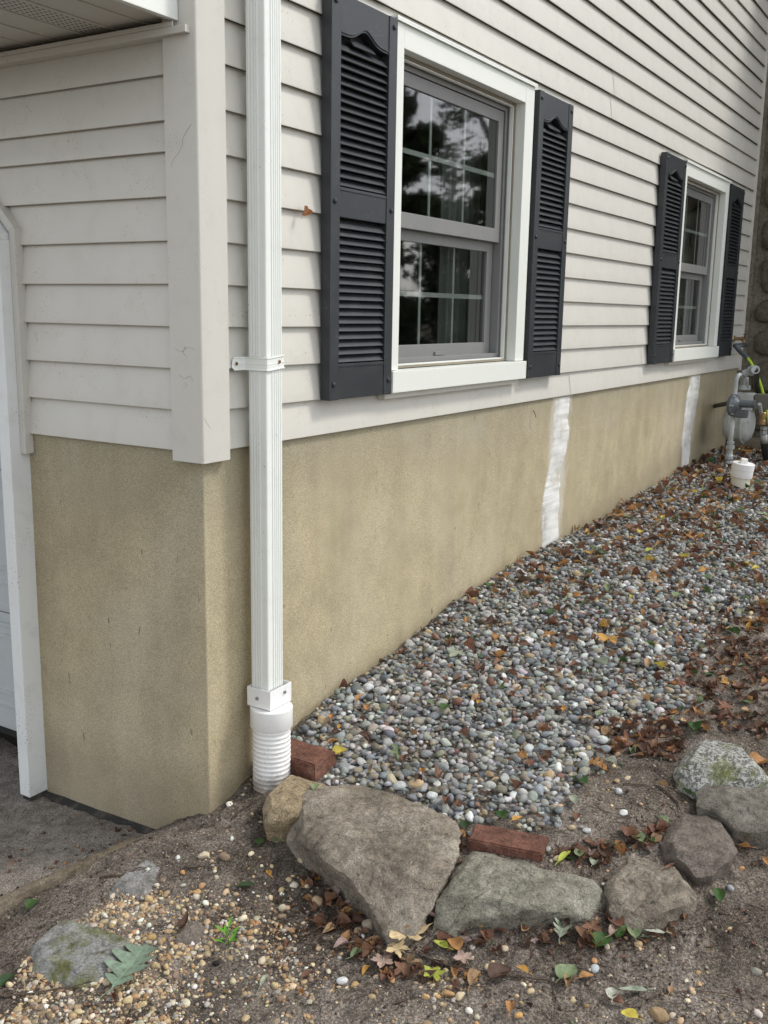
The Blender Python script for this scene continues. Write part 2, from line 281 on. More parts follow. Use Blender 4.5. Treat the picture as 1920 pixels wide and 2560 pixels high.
class MB:
    def __init__(s): s.bm = bmesh.new()
    def box(s, x0, x1, y0, y1, z0, z1, bev=0.0):
        b = bmesh.new(); bmesh.ops.create_cube(b, size=1.0)
        for v in b.verts: v.co = Vector(((x0+x1)/2 + v.co.x*(x1-x0), (y0+y1)/2 + v.co.y*(y1-y0), (z0+z1)/2 + v.co.z*(z1-z0)))
        if bev: bmesh.ops.bevel(b, geom=b.edges[:], offset=bev, segments=2, affect='EDGES', profile=0.7)
        s.join(b); return s
    def join(s, b, mat=None):
        if mat is not None: b.transform(mat)
        me = bpy.data.meshes.new('t'); b.to_mesh(me); b.free(); s.bm.from_mesh(me); bpy.data.meshes.remove(me)
    def tube(s, pts, r, n=12, caps=True):
        pts = [Vector(p) for p in pts]; rr = r if isinstance(r, (list, tuple)) else [r]*len(pts)
        rings = []; prev = None
        for i, p in enumerate(pts):
            d = (pts[min(i+1, len(pts)-1)] - pts[max(i-1, 0)]).normalized()
            a = prev if prev is not None else (Vector((0, 0, 1)) if abs(d.z) < 0.9 else Vector((1, 0, 0)))
            u = (a - d*a.dot(d)).normalized(); w = d.cross(u); prev = u
            rings.append([s.bm.verts.new(p + (u*math.cos(k*2*math.pi/n) + w*math.sin(k*2*math.pi/n))*rr[i]) for k in range(n)])
        for a, b in zip(rings, rings[1:]):
            for k in range(n): s.bm.faces.new((a[k], a[(k+1) % n], b[(k+1) % n], b[k]))
        if caps: s.bm.faces.new(rings[0][::-1]); s.bm.faces.new(rings[-1])
        return s
    def lathe(s, prof, c, axis=(0, 0, 1), n=32):
        """prof: (radius, along) list; closed at ends"""
        c = Vector(c); d = Vector(axis).normalized(); a = Vector((1, 0, 0)) if abs(d.x) < 0.9 else Vector((0, 1, 0))
        u = (a - d*a.dot(d)).normalized(); w = d.cross(u)
        rings = [[s.bm.verts.new(c + d*h + (u*math.cos(k*2*math.pi/n) + w*math.sin(k*2*math.pi/n))*max(r, 1e-4)) for k in range(n)] for r, h in prof]
        for p, q in zip(rings, rings[1:]):
            for k in range(n): s.bm.faces.new((p[k], p[(k+1) % n], q[(k+1) % n], q[k]))
        s.bm.faces.new(rings[0][::-1]); s.bm.faces.new(rings[-1]); return s
    def prism(s, poly, z0, z1, axis='z', plane=0):
        """poly extruded; axis z: poly in xy. axis y: poly in xz, between y=z0..z1"""
        f = (lambda p, h: (p[0], p[1], h)) if axis == 'z' else ((lambda p, h: (p[0], h, p[1])) if axis == 'y' else (lambda p, h: (h, p[0], p[1])))
        a = [s.bm.verts.new(f(p, z0)) for p in poly]; b = [s.bm.verts.new(f(p, z1)) for p in poly]; n = len(poly)
        for k in range(n): s.bm.faces.new((a[k], a[(k+1) % n], b[(k+1) % n], b[k]))
        s.bm.faces.new(a[::-1]); s.bm.faces.new(b); return s
    def mesh(s, name='m', bev=0.0):
        if bev: bmesh.ops.bevel(s.bm, geom=s.bm.edges[:], offset=bev, segments=2, affect='EDGES')
        bmesh.ops.recalc_face_normals(s.bm, faces=s.bm.faces[:])
        me = bpy.data.meshes.new(name); s.bm.to_mesh(me); s.bm.free(); return me
    def build(s, name, mat, parent=None, smooth=False, bev=0.0, **k):
        o = link(name, s.mesh(name, bev), mat, parent, smooth)
        if smooth == 'auto':
            pass
        return tag(o, **k)
def smooth_angle(o, deg=35):
    me = o.data; me.shade_smooth()
    if hasattr(me, 'set_sharp_from_angle'): me.set_sharp_from_angle(angle=R(deg))
    return o
# ---------------------------------------------------------------- numpy noise
def _hash(ix, iy, iz, seed):
    h = (ix*374761393 + iy*668265263 + iz*2147483647 + seed*974711) & 0xffffffff
    h = ((h ^ (h >> 13))*1274126177) & 0xffffffff
    h = ((h ^ (h >> 16))*2246822519) & 0xffffffff
    return ((h ^ (h >> 15)) & 0xffffff)/float(0xffffff)
def vnoise(x, y, z=None, seed=0):
    x = np.asarray(x, float); y = np.asarray(y, float); z = np.zeros_like(x) if z is None else np.asarray(z, float)
    ix, iy, iz = np.floor(x).astype(np.int64), np.floor(y).astype(np.int64), np.floor(z).astype(np.int64)
    fx, fy, fz = x-ix, y-iy, z-iz
    sx, sy, sz = fx*fx*(3-2*fx), fy*fy*(3-2*fy), fz*fz*(3-2*fz); r = 0
    for dx in (0, 1):
        for dy in (0, 1):
            for dz in (0, 1):
                w = (sx if dx else 1-sx)*(sy if dy else 1-sy)*(sz if dz else 1-sz)
                r = r + w*_hash(ix+dx, iy+dy, iz+dz, seed)
    return r*2-1
def fbm(x, y, z=None, oct=4, seed=0):
    x = np.asarray(x, float); y = np.asarray(y, float)
    r = 0; a = 1; f = 1
    for i in range(oct):
        r = r + a*vnoise(x*f, y*f, None if z is None else np.asarray(z)*f, seed+i*17); a *= 0.5; f *= 2.03
    return r
# ---------------------------------------------------------------- the lie of the land (thin plate spline through surveyed heights)
CP = [(0.43,0,-.965),(.64,0,-.925),(.88,0,-.893),(1.144,0,-.86),(1.6,0,-.802),(2.07,0,-.767),(2.62,0,-.75),(3.3,0,-.74),(4.14,0,-.69),(5.23,0,-.655),(6.05,0,-.655),(6.4,-.3,-.655),
 (0,-.03,-1.085),(.14,-.06,-1.045),(.3,-.12,-1.01),(.25,-.35,-1.02),(.3,-.75,-1.015),(.15,-.95,-1.04),(-.05,-.45,-1.10),(-.3,-.15,-1.13),(-.5,-.4,-1.165),(-.6,-.9,-1.18),(-.2,-1.0,-1.125),
 (.15,-1.3,-1.09),(.5,-1.35,-1.045),(.8,-1.5,-1.0),(.75,-1.0,-.96),(.6,-.5,-.945),(1.2,-.6,-.865),(1.2,-1.2,-.90),(1.8,-1.0,-.83),(2.0,-1.6,-.86),(3,-1,-.76),(4.5,-1,-.69),(6,-1,-.66),(6,-3,-.72),(3,-3,-.9),
 (0.3,-3,-1.12),(-1.2,-1.5,-1.23),(-2,-2.2,-1.28),(-.85,-.1,-1.19),(-.45,.1,-1.165),(-.15,.12,-1.13),(-.02,.15,-1.15),(-.3,.34,-1.25),(-.9,.5,-1.27),(0,.45,-1.25),(0,.9,-1.27),(-2,1,-1.30),(.6,.6,-1.15),(3,1.5,-.9),(6,1.5,-.75),
 (-6,-6,-1.5),(-6,3,-1.4),(12,-6,-.8),(12,4,-.7),(3,-12,-1.1),(30,-30,-.9),(-30,-30,-1.6),(-30,30,-1.5),(30,30,-.8)]
_c = np.array(CP)
def _U(r2): return r2*np.log(np.maximum(r2, 1e-12))*0.5
_n = len(_c); _A = np.zeros((_n+3, _n+3))
_A[:_n, :_n] = _U(((_c[:, None, :2]-_c[None, :, :2])**2).sum(-1)) + np.eye(_n)*0.004
_A[:_n, _n] = 1; _A[:_n, _n+1:] = _c[:, :2]; _A[_n, :_n] = 1; _A[_n+1:, :_n] = _c[:, :2].T
_w = np.linalg.solve(_A, np.concatenate([_c[:, 2], np.zeros(3)]))
def gbase(x, y):
    x = np.asarray(x, float); y = np.asarray(y, float); r = _w[_n] + _w[_n+1]*x + _w[_n+2]*y
    for i in range(_n): r = r + _w[i]*_U((x-_c[i, 0])**2 + (y-_c[i, 1])**2)
    return r
def g1(x, y): return float(gbase(x, y))
# rays through pixels of the 1659 x 2212 survey picture -> points on real surfaces
KS = 1920/1659
def ray(px, py): return FW*F_PX + RT*(px*KS-960) - UP*(py*KS-1280)
def onz(px, py, z):
    d = ray(px, py); t = (z-EYE.z)/d.z; return EYE + d*t
def ony(px, py, y=0.0):
    d = ray(px, py); t = (y-EYE.y)/d.y; return EYE + d*t
def onx(px, py, x=0.0):
    d = ray(px, py); t = (x-EYE.x)/d.x; return EYE + d*t
def ong(px, py, h=0.0):
    z = -1.0
    for _ in range(12):
        p = onz(px, py, z); z = 0.5*z + 0.5*(g1(p.x, p.y)+h)
    return onz(px, py, z)
def inpoly(x, y, poly):
    c = np.zeros(x.shape, bool); n = len(poly)
    for i in range(n):
        x1, y1 = poly[i]; x2, y2 = poly[(i+1) % n]
        cond = ((y1 > y) != (y2 > y)) & (x < (x2-x1)*(y-y1)/((y2-y1) if y2 != y1 else 1e-9) + x1); c ^= cond
    return c
# ================================================================ SETTING
E_ = 0.1143                                   # siding exposure
def gravel_poly():
    px = [(610,1590),(640,1560),(720,1500),(800,1440),(880,1380),(1000,1290),(1100,1225),(1200,1170),(1300,1120),(1400,1055),(1500,1000),(1560,975)]
    P = [(-.0, 0)]; P = [ony(x, y) for x, y in px]; P = [(p.x, .012) for p in P]; P[0] = (.30, .012)
    P += [(6.4, .012), (6.4, -1.3)]
    for x, y in [(1640,1300),(1590,1335),(1530,1375),(1490,1420),(1480,1500),(1410,1560),(1330,1595),(1290,1650),(1235,1700),(1215,1790),(1130,1788),(1060,1775),(1000,1770),(960,1760),(890,1725),(830,1700),(740,1695),(700,1690),(690,1660)]:
        q = ong(x, y); P.append((q.x, q.y))
    return P
GP = gravel_poly()
def coords(segs):
    out = [segs[0][0]]
    for a, b, st in segs:
        n = max(1, int(round((b-a)/st))); out += [a+(b-a)*(i+1)/n for i in range(n)]
    return np.array(out)
def sheet(name, xs, ys, zf, mat):
    X, Y = np.meshgrid(xs, ys, indexing='ij'); Z = zf(X.ravel(), Y.ravel())
    nx, ny = len(xs), len(ys); co = np.stack([X.ravel(), Y.ravel(), Z], 1)
    i = np.arange((nx-1)*(ny-1)); a = (i//(ny-1))*ny + i % (ny-1)
    F = np.stack([a, a+ny, a+ny+1, a+1], 1)
    me = npmesh(name, co, F); return link(name, me, mat, None, True)
def npmesh(name, co, F, col=None, uv=None):
    me = bpy.data.meshes.new(name); n = F.shape[1]
    me.vertices.add(len(co)); me.vertices.foreach_set('co', co.astype(np.float32).ravel())
    me.loops.add(F.size); me.loops.foreach_set('vertex_index', F.astype(np.int32).ravel())
    me.polygons.add(len(F)); me.polygons.foreach_set('loop_start', np.arange(0, F.size, n, dtype=np.int32))
    me.update(calc_edges=True)
    if col is not None:
        a = me.color_attributes.new('col', 'FLOAT_COLOR', 'POINT'); c = np.ones((len(co), 4), np.float32); c[:, :3] = col; a.data.foreach_set('color', c.ravel())
    if uv is not None:
        u = me.uv_layers.new(name='UVMap'); u.data.foreach_set('uv', uv[F.ravel()].astype(np.float32).ravel())
    return me
def near_w(x, y):      # fades fine relief away from the surveyed plot
    return np.clip(1.2 - np.maximum(np.abs(x-1.5)-4, np.abs(y+.8)-3)/4, 0, 1)
def relief(x, y):
    w = near_w(x, y)
    return w*(0.012*fbm(x*3.2, y*3.2, None, 3, 5) + 0.0070*fbm(x*17, y*17, None, 3, 9) + 0.0036*np.maximum(fbm(x*60, y*60, None, 2, 21), 0.1))
def plank_side(x, y):  # >0 on the driveway side of the timber edging
    a = PA; b = PB; return (b[0]-a[0])*(y-a[1]) - (b[1]-a[1])*(x-a[0])
PA = onz(0, 1952, -1.19); PB = onz(340, 1790, -1.15); PA = (PA.x, PA.y); PB = (PB.x, PB.y)
def gz(x, y):
    x = np.asarray(x, float); y = np.asarray(y, float); z = gbase(x, y) + relief(x, y)
    s = plank_side(x, y)
    low = (s > 0.004) & (y > -0.6) & (x < 0.1)
    L = math.hypot(PB[0]-PA[0], PB[1]-PA[1])
    z = np.where(low, np.minimum(z, DRIVE_Z(x, y)-0.012), z)
    return z
def DRIVE_Z(x, y): return -1.213 - 0.028*np.clip(np.asarray(y), -1, 2) + 0.0025*fbm(np.asarray(x)*9, np.asarray(y)*9, None, 2, 3)
def gzz(x, y): return float(gz(np.array([x]), np.array([y]))[0])
xs = coords([(-120,-30,15),(-30,-6,4),(-6,-2,.4),(-2,-1.2,.04),(-1.2,1.6,.0095),(1.6,3.2,.02),(3.2,7,.05),(7,14,.5),(14,40,4),(40,160,20)])
ys = coords([(-160,-40,20),(-40,-8,4),(-8,-2.4,.4),(-2.4,-1.7,.03),(-1.7,.32,.0095),(.32,1.2,.03),(1.2,4,.3),(4,40,6),(40,120,20)])
def far_z(x, y):
    z = gz(x, y); d = np.maximum(np.abs(x)-20, np.abs(y)-20); t = np.clip(d/10, 0, 1); return z*(1-t) + (-1.2)*t
g = sheet('ground', xs, ys, far_z, 'soil'); g['kind'] = 'structure'
# driveway apron in front of the garage
bm = bmesh.new()
nx, ny = 60, 60
dirn = np.array([PB[0]-PA[0], PB[1]-PA[1]]); dirn /= np.linalg.norm(dirn)
A0 = np.array(PA) - dirn*3.0; L0 = 3.0 + math.hypot(PB[0]-PA[0], PB[1]-PA[1])
nrm_ = np.array([-dirn[1], dirn[0]])
co = []; 
us = np.linspace(0, L0+.02, nx); vs = np.linspace(0.004, 4.0, ny)**1.0
for u in us:
    for v in vs:
        p = A0 + dirn*u + nrm_*v; x = min(p[0], 1.0); co.append((x, p[1]))
co = np.array(co); z = DRIVE_Z(co[:, 0], co[:, 1]); co3 = np.column_stack([co, z])
i = np.arange((nx-1)*(ny-1)); a = (i//(ny-1))*ny + i % (ny-1)
d = link('driveway', npmesh('driveway', co3, np.stack([a, a+ny, a+ny+1, a+1], 1)), 'drive', None, True); d['kind'] = 'structure'
# ================================================================ HOUSE
house = empty('house', (0, 0, 0), 'house corner clad in beige vinyl siding over a tan stucco foundation', 'house')
# window geometry constants, window 1; window 2 is the same shifted along the wall
WDX = 3.425
CX0, CX1, OX0, OX1 = 0.93, 2.055, 0.985, 1.968           # casing outer, opening
CZ0, CZ1, OZ0, OZ1 = 0.115, 1.332, 0.197, 1.252
holes = [(OX0-.02, OX1+.03), (OX0-.02+WDX, OX1+.03+WDX)]
def siding_profile(z0, z1):
    h = z1-z0   # (outward, z) outward measured from the backing plane at 0 to the lip at 0.0135
    return [(-0.004, z0+0.0105), (0.0105, z0+0.0035), (0.0140, z0+0.0), (0.0158, z0+0.0015), (0.0158, z0+0.0045), (0.0128, z0+h*0.28), (0.0075, z0+h*0.62), (0.0010, z0+h*.93), (-0.0030, z1+0.010)]
SIDE_END = 6.40
def course(side, z0, z1, spans, seed, parent, name='siding_panel', diag=False, lap=0.0):
    prof = siding_profile(z0, z1); bm = bmesh.new()
    for si, (a0, a1) in enumerate(spans):
        lapo = lap
        n = max(1, int((a1-a0)/0.12)); prev = None
        for i in range(n+1):
            t = a0+(a1-a0)*i/n
            w = float(fbm(np.array([t*1.7]), np.array([seed*3.1]), None, 2, 8)[0])
            row = []
            for j, (o, z) in enumerate(prof):
                k = 1 - j/(len(prof)-1)
                off = o + lapo + w*0.0012*k*(o > 0.002); zz = z + w*0.0011*k
                tt = t if not diag else a0+(max(.745, min(.742+(z-.625), 1.07))-a0)*i/n
                p = (t, 0.015-off, zz) if side else (0.015-off, tt, zz)
                row.append(bm.verts.new(p))
            if prev:
                for j in range(len(prof)-1): bm.faces.new((prev[j], row[j], row[j+1], prev[j+1]))
            prev = row
    bmesh.ops.recalc_face_normals(bm, faces=bm.faces[:])
    me = bpy.data.meshes.new(name); bm.to_mesh(me); bm.free()
    return smooth_angle(link(name, me, 'siding', parent), 40)
seam_rs = random.Random(4)
for k in range(28):
    z0, z1 = k*E_, (k+1)*E_
    if 1 <= k <= 10:
        sp = [(0.05, holes[0][0]), (holes[0][1], holes[1][0]), (holes[1][1], SIDE_END)]
    else: sp = [(0.05, SIDE_END)]
    xs_m = {0: 2.74, 1: 3.86, 3: 1.02, 12: 3.1, 13: 3.12, 16: 4.9, 17: 4.92, 20: 2.5, 21: 2.52}.get(k)
    if xs_m:       # two lengths of panel overlap here
        sp2 = []
        for a, b in sp:
            if a+.1 < xs_m < b-.1: sp2 += [(a, xs_m), (xs_m-.025, b)]
            else: sp2.append((a, b))
        sp = sp2
    for q_ in range(len(sp)): course(True, z0, z1, [sp[q_]], k+1, house, lap=.0016 if q_ and sp[q_][0] < sp[q_-1][1] else 0)
fz = [k*E_ for k in range(8)] + [0.879, 0.993, 1.107]
for k in range(10):
    ymax = 0.735
    if k == 6: ymax = 0.79
    if k == 7: ymax = 0.88
    if k == 8: ymax = 0.97
    if k == 9: ymax = 3.0
    course(False, fz[k], fz[k+1], [(0.05, ymax)], k+61, house, diag=k in (5, 6, 7, 8))
# sheathing behind the siding, closed body so that the rooms are dark
mb = MB()
for (x0, x1, z0, z1) in [(.02, OX0-.01, -.02, 3.3), (OX1+.012, OX0-.01+WDX, -.02, 3.3), (OX1+.012+WDX, 6.46, -.02, 3.3),
                         (OX0-.01, OX1+.012, -.02, OZ0-.004), (OX0-.01, OX1+.012, OZ1+.01, 3.3), (OX0-.01+WDX, OX1+.012+WDX, -.02, OZ0-.004), (OX0-.01+WDX, OX1+.012+WDX, OZ1+.01, 3.3)]:
    mb.box(x0, x1, .0165, .10, z0, z1)
mb.box(.0165, .019, .10, .725, -.02, 3.3); mb.box(.0165, .10, 1.0, 4.2, 1.0, 3.3); mb.box(.0165, .10, .725, 1.0, 1.0, 3.3)
mb.build('sheathing', 'room', house)
mb = MB()   # interior room lining, keeps daylight out
mb.box(.2, 6.5, 2.2, 2.3, -1.3, 3.3); mb.box(.02, 6.5, .10, 4.2, 3.3, 3.4); mb.box(.2, 6.5, .1, 2.2, -1.35, -1.25); mb.box(6.42, 6.5, .1, 2.2, -1.25, 3.3); mb.box(.3, .36, .10, 2.2, -1.25, 3.3)
mb.box(.36, 6.42, .13, 2.2, -.05, -.02)
mb.build('room_lining', 'room', house)
# foundation, L-shaped with a slightly wavy rendered surface
def stucco_wall(name, pts_fn, n, m, zt, zb):
    co = []; 
    for i in range(n+1):
        for j in range(m+1): co.append(pts_fn(i/n, zt+(zb-zt)*j/m))
    i = np.arange(n*m); a = (i//m)*(m+1) + i % m
    return npmesh(name, np.array(co), np.stack([a, a+m+1, a+m+2, a+1], 1))
def fpt(t, z):
    s = -0.78 + t*(6.5+0.78)             # arc length around the corner; s<0 front wall
    r = 0.006
    if s < -r: x, y, nx_, ny_ = .014, .014-s, -1, 0
    elif s > r: x, y, nx_, ny_ = .014+s, .014, 0, -1
    else:
        a = (s+r)/(2*r)*math.pi/2; x, y = .014+r-r*math.cos(a), .014+r-r*math.sin(a); nx_, ny_ = -math.cos(a), -math.sin(a)
    w = 0.0025*float(mnoise.noise(Vector((s*2.3, z*2.3, 1.0)))) + 0.0007*float(mnoise.noise(Vector((s*22, z*22, 5.0))))
    return (x+nx_*w, y+ny_*w, z)
svals = np.concatenate([np.linspace(-.78, -.03, 40), np.linspace(-.02, .02, 25), np.linspace(.03, 6.5, 330)])
co = [fpt((s+.78)/7.28, z) for s in svals for z in np.linspace(-.0, -1.36, 60)]
n, m = len(svals)-1, 59; i = np.arange(n*m); a = (i//m)*60 + i % m
found = link('foundation', npmesh('foundation', np.array(co), np.stack([a, a+60, a+61, a+1], 1)), 'stucco', house, True)
MB().box(.03, 6.5, .03, .13, -1.5, -.003).box(.03, .13, .13, .72, -1.5, -.003).build('foundation_core', 'stucco', house)
# white plaster patches brushed over the cracks
def patch(name, axis_pts, label):
    bm = bmesh.new(); rows = []
    for i in range(len(axis_pts)-1):
        (z0, xa0, xb0), (z1, xa1, xb1) = axis_pts[i], axis_pts[i+1]
        for s in range(30):
            t = s/30; z = z0+(z1-z0)*t; rows.append((z, xa0+(xa1-xa0)*t, xb0+(xb1-xb0)*t))
    rows.append(axis_pts[-1]); prev = None
    for z, xa, xb in rows:
        ja = .020*float(mnoise.noise(Vector((z*12, 1, 0)))) + .010*float(mnoise.noise(Vector((z*38, 1, 0)))) + .003*float(mnoise.noise(Vector((z*110, 1, 0)))); jb = .020*float(mnoise.noise(Vector((z*12, 7, 0)))) + .010*float(mnoise.noise(Vector((z*38, 7, 0)))) + .003*float(mnoise.noise(Vector((z*110, 7, 0))))
        r = [bm.verts.new(p) for p in ((xa+ja, .0155, z), (xa+ja+.006, .0105, z), (xb+jb-.006, .0105, z), (xb+jb, .0155, z))]
        if prev:
            for j in range(3): bm.faces.new((prev[j], r[j], r[j+1], prev[j+1]))
        prev = r
    bmesh.ops.recalc_face_normals(bm, faces=bm.faces[:]); me = bpy.data.meshes.new(name); bm.to_mesh(me); bm.free()
    return tag(link(name, me, 'plaster', house, True), label)
patch('plaster_patch', [(-.01, 2.56, 2.75), (-.12, 2.55, 2.74), (-.2, 2.545, 2.765), (-.30, 2.54, 2.72), (-.42, 2.50, 2.67), (-.52, 2.46, 2.67), (-.62, 2.47, 2.68), (-.80, 2.49, 2.69)], 'tall white plaster strip below the gap between the windows')
patch('plaster_patch', [(-.01, 5.02, 5.25), (-.15, 4.93, 5.24), (-.3, 4.92, 5.17), (-.45, 4.90, 5.12), (-.58, 4.93, 5.12), (-.70, 4.94, 5.12)], 'narrow white plaster strip near the gas meter')
# corner post
prof = [(-.012, .102), (-.012, -.006), (-.0105, -.0105), (-.006, -.012), (.100, -.012), (.100, .012), (.012, .012), (.012, .102)]
mb = MB(); mb.prism(prof, -.026, 3.3); cp = smooth_angle(mb.build('corner_post', 'siding', house), 60)
mb = MB(); mb.box(SIDE_END-.012, SIDE_END+.03, -.014, .014, -.02, 3.3, .002); mb.build('end_channel', 'siding', house)
# J-channel and wrapped trim round the garage opening
mb = MB(); mb.box(-.020, .012, .716, .740, -.062, .622, .002); mb.build('channel_trim', 'siding', house)
mb = MB()
for (a, b) in [((.716, .6225), (1.06, .9665))]:
    dx, dz = b[0]-a[0], b[1]-a[1]; L = math.hypot(dx, dz); nx_, nz_ = -dz/L*.025, dx/L*.025
    mb.prism([a, b, (b[0]-nx_*0-.0, b[1]-.036), (a[0]+.025, a[1]-.012)], -.021, .012, axis='x')
mb.build('channel_trim', 'siding', house)
# garage frame: left leg of the photo is the jamb at y .74-.79
mb = MB(); mb.box(-.058, .10, .741, .790, -1.215, .585, .003); mb.build('garage_jamb', 'trim_old', house)
mb = MB(); mb.prism([(.745, .5855), (.745, .605), (1.08, .940), (1.08, .875), (.792, .5855)], -.055, .10, axis='x'); mb.build('garage_jamb', 'trim_old', house)
mb = MB(); mb.box(-.05, .10, 1.081, 3.2, .875, .945, .003); mb.build('garage_header', 'trim_old', house)
tarb = MB(); tarb.box(-.050, .09, .745, .786, -1.245, -1.2155); tarb.build('jamb_foot', 'tar', house)
# garage door with sections
door = empty('garage_door', (0, 0, 0)); door.parent = house
secs = [(-1.10, -.664), (-.660, -.157), (-.153, .350), (.354, .857), (.861, 1.0)]
for z0, z1 in secs:
    mb = MB(); mb.box(.100, .135, .792, 3.2, z0, z1, .003)
    h = z1-z0
    if h > .3:
        for (ya, yb) in [(.90, 1.40), (1.55, 2.05), (2.2, 2.7)]:
            a = z0+h*.22; c = z1-h*.22
            mb.box(.0965, .0995, ya, yb, a, a+.014, .001); mb.box(.0965, .0995, ya, yb, c, c+.014, .001)
            mb.box(.0965, .0995, ya, ya+.014, a+.0145, c-.0005, .001); mb.box(.0965, .0995, yb-.014, yb, a+.0145, c-.0005, .001)
        for zr in (.10, .155, .40, .448): mb.box(.0945, .0995, .80, 3.1, z0+h*zr/.503*1.0, z0+h*zr/.503+.012, .0015)
        mb.box(.0975, .0995, .80, 3.1, z0+.010, z0+.018, .001); mb.box(.0975, .0995, .80, 3.1, z1-.03, z1-.022, .001)
    o = mb.build('door_panel', 'door', door); o.parent = door
MB().box(.104, .13, .80, 3.2, -1.128, -1.1015).build('door_gap_dark', 'dark', door)  # dark strip standing in for the shaded gap under the door
MB().box(.5, .55, .74, 3.2, -1.3, 1.0).box(.14, .5, .735, .74, -1.3, 1.0).build('garage_back', 'dark', house)
# roof overhang over the garage: soffit strips, F channel, white end board
y = .064; k = 0
while y < 2.6:
    mb = MB(); mb.box(-.50, .010, y, y+.108, 1.124, 1.132, .002); mb.box(-.50, .010, y+.1085, y+.1145, 1.1285, 1.134)
    mb.box(-.50, .010, y+.108-.006, y+.108, 1.121, 1.1238, .0008)
    o = mb.build('soffit_panel', 'siding', house)
    if k in (2, 6, 10, 14):
        mb = MB()
        for ix in range(24):
            for iy in range(6): mb.box(-.47+ix*.019, -.462+ix*.019, y+.012+iy*.015, y+.015+iy*.015, 1.1232, 1.1237)
        s = mb.build('vent_slots', 'dark', o); s.parent = o; s['kind'] = 'stuff'; s.location = (0, 0, 0)
    y += .115; k += 1
MB().box(-.030, .012, .006, 2.7, 1.078, 1.096, .002).box(-.030, -.026, .05, 2.7, 1.0965, 1.108).build('soffit_channel', 'siding', house)
MB().box(-.52, -.014, .044, .063, 1.112, 1.75, .002).build('end_board', 'white', house)
MB().box(-.545, -.5205, .044, 2.7, 1.112, 1.30, .002).build('fascia', 'white', house)
mb = MB(); mb.prism([(-.56, 1.302), (.012, 1.75), (.012, 1.80), (-.56, 1.352)], .035, 2.7, axis='y'); mb.build('roof', 'tar', house)
